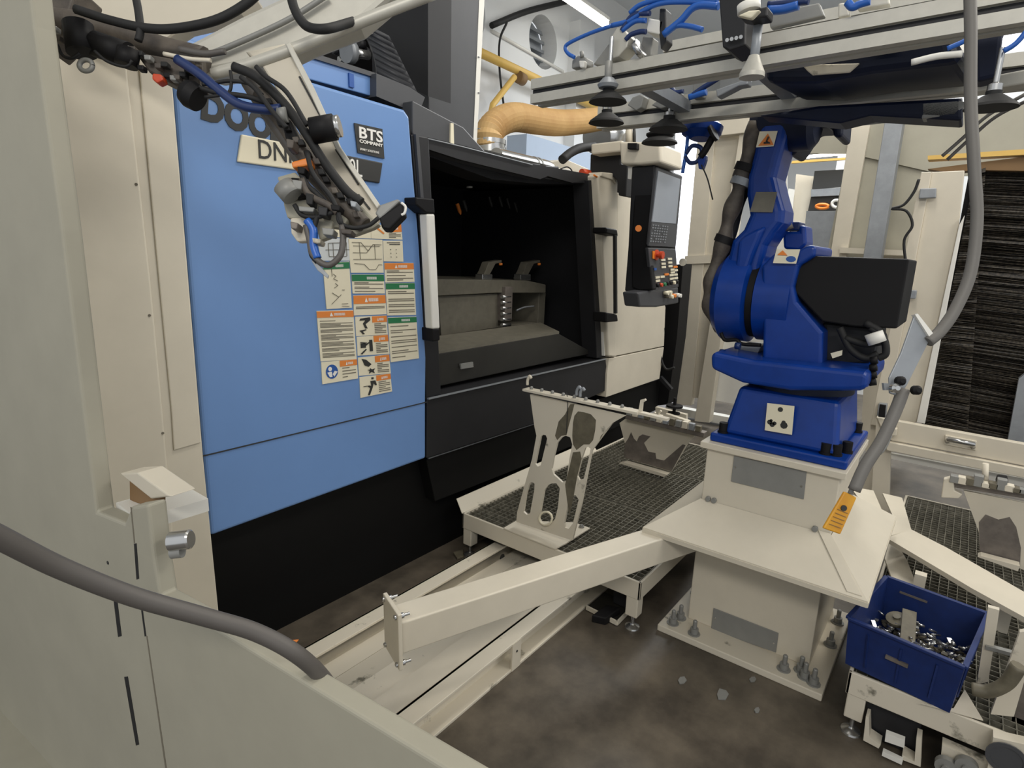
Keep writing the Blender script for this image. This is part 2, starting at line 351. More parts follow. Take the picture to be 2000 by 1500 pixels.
# blue door
bd = ypoly('door', blue, [(412, 1047), (832, 895), (832, 785), (833, 700), (820, 480), (800, 228), (790, 214), (610, 160), (560, 140), (330, 60), (398, 890)], 0.10, MY, mc, 0.012, 3)
seam = [oY(395, 891, MY - 0.001), oY(834, 785, MY - 0.001)]
MB().bar(seam[0], seam[1], 0.004, 0.004).build('door_seam', ink, bd)
a0, a1, a2, a3 = oY(575, 100, 2.12), oY(733, 152, 2.12), oY(735, 190, 2.12), oY(585, 150, 2.12)
prism('upper_cover', blue, [a0 + (a0 - a1) * 2.2, a1, a2, a3 + (a3 - a2) * 2.2], (0, 0.3, 0), mc, 0.004)
ypoly('upper_cover_edge', charc, [(590, 96), (735, 143), (735, 152), (580, 104)], 0.3, 2.11, mc)
ypoly('cover_joint', pblue, [(682, 142), (691, 145), (692, 172), (683, 169)], 0.01, 2.112, mc)
# black frame strip and white handle
ypoly('door_frame', blackm, [(803, 262), (838, 268), (862, 772), (833, 780), (822, 480)], 0.12, 1.98, mc, 0.006)
ypoly('frame_lip', charc, [(812, 262), (818, 263), (828, 390), (822, 390)], 0.02, 1.965, mc)
hb = ypoly('grab_handle', whitem, [(834, 418), (850, 418), (860, 642), (845, 643)], 0.05, 1.88, mc, 0.008, 3)
ypoly('handle_bracket', black, [(812, 385), (848, 388), (850, 418), (832, 416), (813, 400)], 0.1, 1.88, mc, 0.006)
ypoly('handle_bracket', black, [(845, 642), (859, 642), (860, 665), (846, 668)], 0.1, 1.88, mc, 0.006)
# lintel over the opening
ypoly('lintel', charc, [(806, 196), (905, 248), (952, 300), (1050, 325), (1172, 345), (1165, 358), (1118, 357), (1070, 344), (1055, 350), (900, 312), (838, 292), (806, 262)], 0.3, 2.02, mc, 0.006)
ypoly('lintel_band', blackm, [(836, 268), (905, 284), (1040, 320), (1150, 340), (1168, 348), (1118, 357), (1070, 344), (1055, 350), (900, 312), (838, 292)], 0.02, 2.015, mc)
ypoly('lintel_rail', blackm, [(835, 290), (900, 310), (1040, 340), (1168, 352), (1170, 362), (1040, 358), (960, 350), (836, 305)], 0.16, 2.10, mc)
ypoly('lintel_mark', paper, [(881, 240), (886, 241), (887, 281), (880, 279)], 0.01, 2.012, mc)
MB().tube([oY(832, 270, 2.008), oY(900, 286, 2.008), oY(1040, 322, 2.008)], 0.003, 6, smooth=False).build('weld_line', galv, mc)
# column above (two faces) + hood
colf = [oY(835, -60, 2.28), oY(948, -60, 2.28), oY(928, 300, 2.28), oY(838, 275, 2.28)]
prism('column', charc, colf, (0, 0.9, 0), mc, 0.006)
prism('column_edge', whitem, [p + V((0.0, -0.002, 0)) for p in (oY(938, -60, 2.28), oY(949, -60, 2.28), oY(930, 290, 2.28), oY(923, 300, 2.28))], (0.012, 0.9, 0), mc)
for k in range(3): MB().box(oY(935, 110 + k * 70, 2.27), oY(938, 112 + k * 70, 2.27) + V((0, 0.02, 0))).build('bolt', galv, mc)
prism('column_side', blackm, [oX(x, y, 2.06) for x, y in ((732, -60), (836, -60), (836, 188), (790, 165), (760, 120), (732, 90))], (0.15, 0, 0), mc)
# curved hood between blue cover and column
m = MB()
hp = []
for k in range(9):
    t = k / 8; hp.append((oY(700 + 36 * math.sin(t * 1.55), 38 + 105 * t, 2.25), oY(760 + 55 * t, 70 + 110 * t, 2.1)))
for k in range(8):
    q = [hp[k][0], hp[k][1], hp[k + 1][1], hp[k + 1][0]]
    m.add([p for p in q] + [p + V((0.02, 0.03, 0)) for p in q], [(0, 1, 2, 3), (7, 6, 5, 4), (0, 4, 5, 1), (1, 5, 6, 2), (2, 6, 7, 3), (3, 7, 4, 0)], True)
m.build('curved_hood', charc, mc)
ypoly('hood_lower', charc, [(735, 143), (800, 170), (830, 190), (803, 262), (799, 215), (735, 188)], 0.12, 2.08, mc)
ypoly('hood_highlight_strip', whitem, [(688, 38), (732, 62), (728, 66), (698, 50)], 0.02, 2.2, mc)
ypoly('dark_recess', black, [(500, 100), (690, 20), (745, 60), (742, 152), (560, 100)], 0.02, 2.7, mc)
for k in range(7):
    x_, y_ = 640 + k * 12, 78 + (k * 17) % 40
    MB().cyl(oY(x_, y_, 2.5), oY(x_ + 10, y_ + 6, 2.5), 0.022, n=10).build('spindle_tool', steel if k in (2, 4) else blackm, mc)
MB().cyl(oY(690, 103, 2.4), oY(720, 108, 2.4), 0.02, n=12).build('spindle_tool', steel, mc)
MB().cyl(oY(676, 100, 2.42), oY(688, 102, 2.42), 0.05, n=12).build('spindle_tool', galv, mc)
# front trim bands below the opening
ypoly('front_apron', blackm, [(834, 778), (1040, 733), (1183, 701), (1190, 760), (1040, 828), (833, 895)], 0.14, 1.97, mc, 0.005)
MB().bar(oY(836, 779, 1.965), oY(1183, 701, 1.965), 0.012, 0.006).build('apron_lip', galv, mc)
ypoly('lower_apron', plinthm, [(833, 898), (1040, 830), (1183, 775), (1290, 740), (1284, 800), (1040, 905), (850, 980)], 0.08, 2.03, mc, 0.005)
MB().bar(oY(836, 895, 2.028), oY(1042, 828, 2.028), 0.01, 0.006).build('apron_lip', galv, mc)
# interior: sill, tray, table, fixtures
ypoly('sill', inner, [(850, 692), (1092, 652), (1160, 690), (1100, 702), (851, 756)], 0.25, 2.06, mc, 0.004)
s0 = [oY(850, 692, 2.06), oY(1092, 652, 2.06)]
prism('sill_ledge', fixt, [s0[0], s0[1], s0[1] + V((0.1, 0.22, 0.03)), s0[0] + V((0, 0.22, 0.03))], (0, 0, 0.015), mc)
ypoly('sill_label', dsteel, [(900, 711), (924, 707), (925, 717), (901, 721)], 0.01, 2.045, mc)
TB = 2.45
ypoly('table_block', fixt, [(856, 578), (972, 573), (973, 640), (862, 656)], 0.5, TB, mc, 0.004)
ypoly('table_top', fixt, [(852, 545), (1030, 548), (1066, 556), (1066, 572), (970, 572), (854, 578)], 0.5, TB - 0.03, mc, 0.004)
ypoly('table_leg', fixt, [(1053, 572), (1066, 572), (1062, 645), (1050, 642)], 0.3, TB, mc, 0.003)
ypoly('table_foot', fixt, [(972, 636), (1048, 630), (1048, 642), (974, 648)], 0.3, TB, mc, 0.003)
cl = MB()
for k in range(6): cl.cyl(oY(980, 580 + k * 11, TB - .05), oY(996, 579 + k * 11, TB - .05), 0.012, n=8)
cl.build('clamp_bolts', steel, mc)
ypoly('clamp_body', rustm, [(988, 560), (1002, 560), (1000, 626), (986, 628)], 0.1, TB - .06, mc, 0.004)
tube('coolant_hose', galv, [oY(1009, 606, TB), oY(1025, 600, TB), oY(1043, 598, TB)], 0.006, mc)
for dx_ in (0, 75):
    ypoly('fixture_arm', fixt, [(940 + dx_, 545), (952 + dx_, 545), (968 + dx_, 515), (980 + dx_, 513), (980 + dx_, 508), (955 + dx_, 512), (948 + dx_, 530)], 0.06, TB + .1, mc, 0.002)
    cyl('fixture_pin', amber, oY(978 + dx_, 514, TB + .08), oY(978 + dx_, 518, TB + .08), 0.012, mc)
    ypoly('fixture_base', steel, [(942 + dx_, 536), (962 + dx_, 536), (962 + dx_, 548), (942 + dx_, 547)], 0.06, TB + .05, mc, 0.003)
for x_, y_ in ((893, 398), (905, 392), (955, 385), (975, 385), (990, 388), (1005, 396)):
    MB().rings(oY(x_, y_, 2.7), (0.2, -0.3, -1), [(0.012, 0), (0.012, 0.05), (0.004, 0.07)], 8).build('coolant_nozzle', amber if x_ < 900 else inner, mc)
cyl('work_lamp', whitem, oY(917, 364, 2.7), oY(917, 367, 2.7), 0.02, mc)
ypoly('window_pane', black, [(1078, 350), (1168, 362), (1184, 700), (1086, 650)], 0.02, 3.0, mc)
# right sliding door edge + cream cover
ypoly('right_door_edge', blackm, [(1150, 352), (1168, 352), (1186, 697), (1166, 700)], 0.12, 1.99, mc, 0.004)
ypoly('seal_strip', whitem, [(1171, 362), (1175, 362), (1184, 694), (1180, 695)], 0.03, 1.97, mc)
ypoly('cream_cover_edge', cream, [(1168, 342), (1200, 338), (1207, 352), (1204, 698), (1189, 696)], 0.14, 1.94, mc, 0.012, 3)
ypoly('cream_cover', cream, [(1206, 376), (1240, 385), (1300, 600), (1297, 676), (1190, 698), (1193, 640), (1203, 600)], 0.10, 1.955, mc, 0.004)
ypoly('cream_cover_skirt', cream, [(1190, 700), (1297, 678), (1288, 740), (1184, 776), (1186, 730)], 0.10, 1.955, mc, 0.004)
ypoly('cream_rib', cream, [(1175, 336), (1198, 338), (1206, 350), (1204, 360), (1198, 352), (1174, 344)], 0.2, 1.93, mc, 0.006)
for y_ in (452, 618):
    ypoly('handle_mount', black, [(1184, y_ - 8), (1206, y_ - 4), (1208, y_ + 10), (1184, y_ + (12 if y_ > 500 else 4))], 0.1, 1.86, mc, 0.01, 3)
MB().bar(oY(1201, 460, 1.86), oY(1202, 612, 1.86), 0.02, 0.02).build('handle_rod', ink, mc)
# bits on top of lintel
for x0_, x1_, y0_, y1_, mm in ((1030, 1056, 318, 345, blackm), (1066, 1092, 323, 350, charc), (1090, 1118, 328, 348, whitem), (1120, 1132, 338, 352, charc), (1136, 1150, 340, 352, whitem), (1168, 1176, 343, 352, ink)):
    ypoly('top_fitting', mm, [(x0_, y0_), (x1_, y0_ + 2), (x1_, y1_ + 2), (x0_, y1_)], 0.12, 2.06, mc, 0.006)
cyl('indicator', redm, oY(1136, 336, 2.04), oY(1150, 338, 2.04), 0.02, mc)
tube('wire_loop', rubber, [oY(x, y, 2.04) for x, y in ((1095, 330), (1108, 326), (1117, 334), (1112, 344), (1100, 340))], 0.004, mc)
tube('yellow_wire', amber, [oY(x, y, 1.95) for x, y in ((1160, 342), (1172, 350), (1178, 362))], 0.006, mc)
ypoly('cable_channel', cream, [(1075, 315), (1106, 311), (1150, 330), (1150, 346), (1092, 340), (1076, 326)], 0.2, 2.3, mc, 0.004)
# lettering and stickers on the door -------------------------------------------------
DY = MY - 0.0015
def duv(px, Y=DY): return oY(px[0], px[1], Y)
def door_text(name, s, p0, p1, size, m, par, bold=0.0, sx=1.0, Y=DY):
    a, b = duv(p0, Y), duv(p1, Y); r_ = (b - a).normalized()
    return text(name, s, size, a, r_, V((0, 0, 1)) - r_ * r_.z, m, par, bold=bold, sx=sx)
door_text('lettering', 'DOOSAN', (391, 228), (560, 284), 0.112, ink, mc, bold=0.006, sx=0.86)
mp = ypoly('model_plate', paper, [(472, 262), (600, 287), (600, 335), (464, 316)], 0.01, MY - 0.008, mc, 0.004)
door_text('lettering', 'DNM', (503, 308), (560, 317), 0.085, ink, mp, sx=0.86, Y=MY - 0.0095)
mp2 = ypoly('model_plate', ink, [(600, 287), (748, 318), (742, 358), (640, 341), (600, 335)], 0.01, MY - 0.008, mc, 0.004)
lab(mp2, 'black half of the model plate')
door_text('lettering', '750L', (654, 337), (708, 346), 0.088, white_ink, mp2, sx=0.72, Y=MY - 0.0095)
bs = ypoly('company_sticker', ink, [(692, 240), (747, 252), (751, 310), (699, 298)], 0.004, MY - 0.006, mc)
door_text('lettering', 'BTS', (700, 268), (745, 278), 0.056, white_ink, bs, bold=0.0012, sx=1.3, Y=MY - 0.0075)
door_text('small_lettering', 'COMPANY', (702, 278), (745, 287), 0.0165, white_ink, bs, bold=0.0005, sx=1.4, Y=MY - 0.0075)
door_text('small_lettering', 'SMART SOLUTIONS', (703, 293), (748, 302), 0.0115, white_ink, bs, sx=0.92, Y=MY - 0.0075)
def CP(x, y): return (600 + x / 3.948, 420 + y / 3.948)
def sticker(tl, tr, br, bl, head=None, hx=0.0, lines=0, pict=None, m=paper, hh=None, lpat=None, diag=False):
    q = [duv(CP(*p), MY - 0.003) for p in (tl, tr, br, bl)]
    s = prism('sticker', m, q, (0, 0.003, 0), mc)
    def uv(u, v, o=0.0012): p = q[0].lerp(q[1], u).lerp(q[3].lerp(q[2], u), v); return p + V((0, -o, 0))
    H = (q[0] - q[3]).length; W = (q[1] - q[0]).length
    hf = (hh or 0.026) / H
    if head:
        prism('header', head, [uv(hx, 0.01), uv(0.995, 0.01), uv(0.995, hf), uv(hx, hf)], (0, 0.0008, 0), s)
        if head != green: prism('warning_triangle', white_ink, [uv(hx + (1 - hx) * .33, hf * .82, .002), uv(hx + (1 - hx) * .42, hf * .82, .002), uv(hx + (1 - hx) * .375, hf * .25, .002)], (0, 0.0006, 0), s)
        b0 = MB(); x_ = hx + (1 - hx) * 0.45
        while x_ < hx + (1 - hx) * 0.75:
            b0.prism([uv(x_, hf * .35, .002), uv(x_ + 0.012, hf * .35, .002), uv(x_ + .012, hf * .75, .002), uv(x_, hf * .75, .002)], (0, 0.0006, 0)); x_ += 0.022
        b0.build('header_lettering', white_ink, s)
    if lines:
        L_ = MB(); st = (1 - hf - 0.12) / lines
        for k in range(lines):
            if lpat and lpat[k % len(lpat)] == '0': continue
            v0 = hf + 0.06 + k * st; e = 0.95 if k % 3 else 0.95 - (1 - hx) * random.uniform(0.25, 0.5); t_ = min(0.0035 / H, st * 0.5)
            L_.prism([uv(hx + 0.06, v0), uv(e, v0), uv(e, v0 + t_), uv(hx + 0.06, v0 + t_)], (0, 0.0006, 0))
        L_.build('print_lines', inkg, s)
    if pict:
        for k, pl in enumerate(pict): prism('pictogram', ink if not isinstance(pl, tuple) else pl[1], [uv(u, v, .0014 + .0005 * k) for u, v in (pl if not isinstance(pl, tuple) else pl[0])], (0, 0.0008, 0), s)
    if diag:
        D = MB()
        for l in diag:
            for (a_, b_) in zip(l[:-1], l[1:]): D.bar(uv(*a_), uv(*b_), 0.0012, 0.0022, up=(0, -1, 0))
        D.build('diagram', inkg, s)
    return s
rect_ = lambda u0, v0, u1, v1: [(u0, v0), (u1, v0), (u1, v1), (u0, v1)]
sticker((210, 110), (488, 60), (492, 182), (212, 170))
sticker((490, 90), (722, 50), (735, 190), (495, 182), orange, 0.5, 4, [([(0.12, .1), (.2, .1), (.42, .6), (.38, .66)], orange)])
sticker((85, 185), (322, 175), (328, 352), (100, 352), m=paperb, diag=[[(.3, .2), (.9, .2), (.9, .8), (.3, .8), (.3, .2)], [(.45, .2), (.45, .95)], [(.7, .1), (.7, .9)], [(.2, .5), (1, .5)]])
sticker((315, 182), (580, 190), (590, 445), (338, 445), diag=[[(.1, .1), (.35, .1), (.55, .35), (.7, .15), (.95, .15)], [(.1, .4), (.5, .4), (.65, .2)], [(.1, .6), (.95, .58)], [(.12, .72), (.4, .74), (.55, .9), (.75, .9), (.85, .75), (.95, .75)], [(.12, .2), (.9, .2)], [(.3, .1), (.3, .6)], [(.75, .15), (.75, .6)]])
sticker((585, 198), (735, 198), (742, 360), (592, 357), pict=[rect_(.18, .08, .85, .11), rect_(.3, .16, .85, .19), rect_(.33, .4, .37, .44), rect_(.33, .58, .37, .62), rect_(.33, .76, .37, .8), rect_(.6, .4, .63, .44), rect_(.6, .58, .63, .62), rect_(.6, .76, .63, .8)])
sticker((120, 366), (324, 358), (345, 715), (150, 725), green, 0, diag=[[(.35, .25), (.45, .3), (.35, .35), (.5, .4)], [(.4, .45), (.5, .5), (.35, .55)], [(.25, .65), (.5, .75), (.3, .85), (.6, .7), (.2, .9)], [(.6, .9), (.85, .9)], [(.6, .95), (.9, .96)], [(.65, .6), (.75, .6)], [(.3, .1), (.3, .3)]])
sticker((595, 370), (820, 370), (828, 515), (602, 520), orange, 0, 7, lpat='1101011')
sticker((342, 458), (590, 458), (600, 605), (352, 605), green, 0, 7, lpat='1101101')
sticker((604, 525), (828, 522), (840, 770), (618, 775), green, 0, 12, lpat='110011011011')
sticker((356, 620), (602, 615), (612, 765), (362, 775), orange, 0, 6, lpat='011000', hh=.034)
sticker((622, 790), (842, 782), (862, 1105), (645, 1135), green, 0, 16, lpat='1011010110')
sticker((72, 740), (355, 733), (382, 1110), (105, 1130), orange, 0, 30, lpat='101111011101111')
p_foot = [[(.15, .1), (.45, .05), (.46, .2), (.3, .4), (.36, .62), (.28, .62), (.22, .36), (.3, .2), (.12, .2)], [(.1, .72), (.3, .66), (.32, .7), (.2, .78), (.26, .9), (.2, .92), (.14, .78)]]
p_press = [rect_(.1, .35, .26, .6), rect_(.37, .2, .47, .8), [(.26, .4), (.37, .3), (.37, .36), (.26, .5)], [(.1, .28), (.3, .33), (.28, .37), (.08, .32)], [(.08, .9), (.24, .66), (.28, .68), (.12, .94)]]
p_cut = [[(.1, .08), (.24, .15), (.4, .42), (.3, .55), (.18, .45), (.14, .25)], [(.34, .62), (.4, .7), (.5, .66), (.45, .78), (.48, .92), (.38, .84), (.3, .92), (.32, .78), (.26, .7), (.33, .7)]]
p_fall = [[(.36, .08), (.43, .08), (.43, .18), (.36, .18)], [(.32, .25), (.48, .25), (.52, .5), (.46, .5), (.42, .38), (.38, .6), (.28, .95), (.22, .93), (.3, .6), (.22, .5), (.26, .46), (.34, .5)], rect_(.1, .46, .22, .49)]
for (tl, tr, br, bl), pc in ((((370, 785), (612, 775), (622, 920), (378, 935)), p_foot), (((382, 940), (622, 922), (635, 1070), (390, 1085)), p_press),
                             (((392, 1100), (632, 1075), (645, 1220), (400, 1240)), p_cut), (((404, 1250), (642, 1222), (655, 1360), (412, 1410)), p_fall)):
    sticker(tl, tr, br, bl, orange, 0.52, 6, pc)
ngon = lambda cu, cv, ru, rv, n=20: [(cu + ru * math.cos(2 * math.pi * i / n), cv + rv * math.sin(2 * math.pi * i / n)) for i in range(n)]
sticker((108, 1135), (383, 1110), (392, 1260), (118, 1305), orange, 0.5, 4, [(ngon(.27, .48, .165, .33), pblue), (ngon(.22, .35, .05, .1), white_ink), ([(.14, .5), (.26, .48), (.27, .72), (.2, .72)], white_ink), ([(.28, .6), (.34, .45), (.42, .5), (.32, .72)], white_ink)])
# ================================================================ ITEMS ON AND BESIDE THE MACHINE
eh = thing('exhaust_hose', (2.9, 2.5, 2.1), 'wide ribbed beige exhaust hose curving over the top of the dark machine', 'hose')
HP = [oY(957, 292, 2.45), oY(955, 262, 2.45), oY(972, 240, 2.46), oY(1003, 229, 2.47), oY(1040, 234, 2.48), oY(1085, 240, 2.5), oY(1130, 238, 2.52), oY(1168, 233, 2.55)]
tube('ribbed_tube', hosem, HP, 0.088, eh, 24, ribs=0.011, step=3)
MB().rings(oY(957, 299, 2.45), (0, 0, 1), [(0.097, 0), (0.097, 0.03), (0.09, 0.03), (0.09, 0.05), (0.095, 0.05), (0.095, 0.075)], 24).build('clamp_band', steel, eh)
fc = thing('filter_cylinder', (3.2, 2.3, 2.1), 'polished steel cylinder lying on the machine top beside the hose foot', 'cylinder')
fa, fb = oY(968, 308, 2.3), oY(1030, 322, 2.3)
dd = (fb - fa).normalized(); MB().rings(fa, dd, [(0.05, 0), (0.055, 0.0), (0.055, 0.5), (0.05, .54), (0.03, 0.56)], 20).build('body', steel, fc)
for t in (0.36, 0.4): MB().rings(fa + dd * t, dd, [(0.058, 0), (0.058, 0.014)], 20).build('clamp_ring', dsteel, fc)
tag(tube('black_cable_hose', rubber, [oY(1098, 312, 2.1), oY(1115, 298, 2.1), oY(1135, 289, 2.1), oY(1160, 286, 2.1)], 0.028, None, 12), 'thick black hose arching from the machine top to the panel arm', 'hose')
duc = thing('steel_duct', (5.2, 3.0, 2.6), 'shiny round steel duct behind the panel arm', 'duct')
cyl('duct_tube', steel, oY(1165, 268, 2.6), oY(1215, 262, 2.6), 0.13, duc, n=24)
cp_ = thing('control_panel', (3.6, 1.65, 1.4), 'tall dark machine control panel with screen and rows of keys on a cream arm', 'control panel')
QY = 1.5
def qpoly(name, m, px, dy=0.03, Y=QY, parent=None, bevel=0.0): return prism(name, m, [oY(x, y, Y) for x, y in px], (0, dy, 0), parent or cp_, bevel)
hous = qpoly('housing', blackm, [(1279, 322), (1332, 342), (1320, 478), (1326, 560), (1262, 572), (1270, 480)], 0.14, QY, None, 0.008)
qpoly('screen_bezel', charc, [(1284, 326), (1333, 344), (1320, 484), (1268, 478)], 0.02, QY - .012, None, 0.004)
sc = qpoly('screen', screenm, [(1286, 334), (1329, 350), (1320, 437), (1274, 433)], 0.006, QY - .016)
kp = qpoly('keyboard', charc, [(1273, 434), (1320, 438), (1314, 482), (1267, 480)], 0.008, QY - .018)
KB = [oY(1274, 437, QY - .02), oY(1306, 441, QY - .02), oY(1300, 476, QY - .02), oY(1268, 474, QY - .02)]
km = MB()
for r_ in range(7):
    for c_ in range(7):
        if (r_ * 7 + c_) % 11 == 3: continue
        f_ = lambda u, v: KB[0].lerp(KB[1], u).lerp(KB[3].lerp(KB[2], u), v)
        u0, v0 = c_ / 7, r_ / 7; km.prism([f_(u0 + .02, v0 + .03), f_(u0 + .1, v0 + .03), f_(u0 + .1, v0 + .09), f_(u0 + .02, v0 + .09)], (0, -0.003, 0))
stuff(km.build('keypad_keys', galv, kp))
qpoly('lower_console', charc, [(1266, 484), (1319, 486), (1326, 560), (1275, 570)], 0.02, QY - .02, None, 0.004)
qpoly('handwheel_box', charc, [(1276, 566), (1325, 560), (1326, 592), (1284, 600), (1250, 600), (1246, 572)], 0.10, QY - .02, None, 0.01)
MB().rings(oY(1281, 498, QY - .02), (0, -1, 0), [(0.03, 0), (0.03, 0.008), (0.012, 0.008), (0.012, 0.02), (0.022, 0.025), (0.022, 0.045)], 16).build('emergency_button', redm, cp_)
qpoly('emergency_plate', amber, [(1275, 490), (1283, 491), (1283, 506), (1275, 505)], 0.004, QY - .026)
CB = [oY(1270, 486, QY - .022), oY(1320, 489, QY - .022), oY(1325, 556, QY - .022), oY(1277, 566, QY - .022)]
def cbp(u, v): return CB[0].lerp(CB[1], u).lerp(CB[3].lerp(CB[2], u), v)
keys = [(3.2, 1.7), (3.2, 2.5), (3.2, 3.3), (1.8, 1.9), (1.8, 2.7), (1.8, 3.4), (3.6, 4.1), (3.6, 4.7), (4.3, 3.5), (4.3, 4.3), (.4, 5.4), (.4, 6.1), (1.4, 5.4), (2.3, 5.0), (3.3, 5.3), (4.2, 5.3), (3.3, 6.1), (4.2, 6.1)]
for k, (u, v) in enumerate(keys):
    u /= 5.2; v /= 8.0
    MB().prism([cbp(u, v), cbp(u + .16, v), cbp(u + .16, v + .055), cbp(u, v + .055)], (0, -0.006, 0)).build('key', amber if k in (8, 13) else paper, cp_)
MB().prism([cbp(.05, .46), cbp(.14, .46), cbp(.14, .52), cbp(.05, .52)], (0, -.006, 0)).build('key', pblue, cp_)
for k in range(7):
    p = cbp(.1 + k * .13, .9); cyl('knob', [black, redm, green, black, black, paper, black][k], p, p + V((0, -0.02, 0)), 0.011, cp_, n=10)
for k, (x_, y_) in enumerate(((1297, 572), (1303, 571), (1299, 578), (1306, 579), (1311, 577), (1318, 576), (1322, 577))):
    p = oY(x_, y_, QY - .025); cyl('knob', [paper, paper, inkg, paper, amber, whitem, whitem][k], p, p + V((0, -0.03, 0)), 0.012, cp_, n=10)
cyl('side_lamp', amber, oX(1247, 446, 3.12), oX(1247, 446, 3.09), 0.018, cp_, n=12)
# arm, stem
prism('side_cover', black, [oX(x, y, 3.2) for x, y in ((1242, 328), (1280, 322), (1272, 430), (1266, 484), (1276, 566), (1250, 568), (1234, 562), (1233, 470))], (0.05, 0, 0), cp_, 0.008)
prism('arm_head', cream, [oX(x, y, 3.15) for x, y in ((1209, 276), (1289, 278), (1292, 318), (1250, 322), (1212, 321))], (0.3, 0, 0), cp_, 0.014, 3)
prism('arm_beam', cream, [oX(x, y, 3.4) for x, y in ((1154, 281), (1215, 274), (1215, 296), (1154, 302))], (0.2, 0, 0), cp_, 0.01)
prism('arm_bracket', blackm, [oX(x, y, 3.5) for x, y in ((1153, 301), (1212, 297), (1212, 321), (1226, 322), (1222, 384), (1208, 382), (1204, 350), (1190, 340), (1152, 337))], (0.15, 0, 0), cp_, 0.006)
prism('cap', black, [oX(x, y, 3.12) for x, y in ((1225, 279), (1244, 279), (1244, 292), (1225, 291))], (0.03, 0, 0), cp_, 0.004)
cyl('stem', cream, oX(1229, 244, 3.3), oX(1229, 280, 3.3), 0.022, cp_); cyl('stem', ink, oX(1239, 246, 3.3), oX(1239, 280, 3.3), 0.009, cp_)
prism('junction_plate', whitem, [oX(x, y, 3.2) for x, y in ((1227, 327), (1236, 327), (1233, 350), (1226, 349))], (0.02, 0, 0), cp_)
tw = thing('dark_rear_rack', (5.2, 1.6, 0), 'narrow black rack standing between the cream machine cover and the rear enclosure', 'rack')
prism('upright', black, [oX(x, y, 4.8) for x, y in ((1296, 520), (1334, 515), (1322, 660), (1304, 790), (1284, 792))], (0.2, 0, 0), tw)
prism('brace', blackm, [oX(x, y, 4.7) for x, y in ((1284, 738), (1290, 735), (1312, 760), (1308, 764))], (0.04, 0, 0), tw)
MB().rings(oX(1334, 512, 4.6), (-1, 0, 0), [(0.03, 0), (0.03, 0.01)], 12).build('lifting_eye', steel, tw)
tube('cable', rubber, [oX(x, y, 4.6) for x, y in ((1296, 640), (1290, 690), (1300, 720), (1318, 718))], 0.01, tw)

# ================================================================ BLUE AIR TOOL BALANCER
ab = thing('hanging_hose_reel', (3.0, 1.3, 2.1), 'small blue hose reel with a coiled air hose under the aluminium beams', 'reel')
rr = oX(1363, 262, 2.62)
MB().rings(oX(1368, 272, 2.62), (0.15, 0, 1), [(0.04, 0), (0.083, 0.022), (0.088, 0.05), (0.05, 0.08)], 20).build('reel_body', rblue, ab)
cyl('spring_knob', black, oX(1390, 262, 2.56), oX(1396, 258, 2.56), 0.035, ab)
tube('air_hose', btube, [oX(x, y, 2.6) for x, y in ((1345, 245), (1341, 290), (1336, 320), (1333, 338))], 0.008, ab)
tube('coiled_hose', dbtube, [oX(x, y, 2.6) for x, y in ((1340, 300), (1352, 285), (1368, 288), (1370, 300), (1362, 315), (1348, 318), (1338, 306))], 0.009, ab)
prism('air_gun', rblue, [oX(x, y, 2.58) for x, y in ((1362, 312), (1378, 302), (1378, 312), (1372, 330), (1364, 330))], (0.03, 0, 0), ab, 0.004)
MB().tube([oX(x, y, 2.58) for x, y in ((1392, 268), (1384, 282), (1376, 296), (1368, 306))], 0.015, 8).build('hose_fitting', black, ab)
tube('thin_lead', ink, [oX(x, y, 2.58) for x, y in ((1370, 322), (1382, 350), (1392, 390))], 0.003, ab)

cyl('hanger_hook', dsteel, oX(1366, 250, 2.6), oX(1366, 222, 2.53), 0.008, ab)
# ================================================================ ROBOT PEDESTAL
ped = thing('robot_pedestal', (2.6, 0.53, 0), 'cream steel robot pedestal with flared skirt, bolted to the floor in front', 'pedestal')
box('base_plate', creamw, (2.25, 0.20, 0.0), (2.92, 0.86, 0.03), ped, 0.004)
box('column', cream, (2.385, 0.275, 0.03), (2.90, 0.775, 0.86), ped, 0.004)
box('top_flange', cream, (2.365, 0.255, 0.835), (2.93, 0.80, 0.862), ped, 0.003)
i0, i1, i2, i3 = V((2.383, .777, .60)), V((2.383, .273, .60)), V((2.902, .273, .60)), V((2.902, .777, .60))
o0, o1, o2, o3 = V((2.17, .935, .492)), V((2.17, .11, .492)), V((3.06, .11, .492)), V((3.06, .935, .492))
for nm, q in (('skirt_panel', (i0, i1, o1, o0)), ('skirt_panel', (i1, i2, o2, o1)), ('skirt_panel', (i2, i3, o3, o2)), ('skirt_panel', (i3, i0, o0, o3))):
    prism(nm, creamw if nm == 'x' else cream, q, (0, 0, 0.006), ped)
MB().bar(o0 + V((0, 0, -.008)), o1 + V((0, 0, -.008)), 0.006, 0.018).bar(o1 + V((0, 0, -.008)), o2 + V((0, 0, -.008)), 0.006, 0.018).build('skirt_lip', cream, ped)
# lap strip on the skirt corner
prism('lap_strip', cream, [i1 + V((0, 0.046, .008)), i1 + V((0, 0.004, .008)), o1 + V((.01, .02, .011)), o1 + V((.01, .066, .011))], (0, 0, 0.004), ped, 0.001)
for y_, x_ in ((.72, 2.38), (.33, 2.38), (.745, 2.375)):
    cyl('skirt_bolt', dsteel, (2.372, y_, .615), (2.385, y_, .615), 0.011, ped, n=8)
def fplate(px, nm, X=2.384):
    q = [oX(x, y, X) for x, y in px]; p_ = prism(nm, dsteel, q, (-0.004, 0, 0), ped, 0.0015)
    for s_ in (0, 1):
        c_ = (q[0].lerp(q[3], .4) if s_ == 0 else q[1].lerp(q[2], .55)); e = (q[1] - q[0]).normalized() * (0.012 if s_ == 0 else -0.012)
        cyl('screw', steel, c_ + e, c_ + e + V((-0.008, 0, 0)), 0.004, p_, n=8)
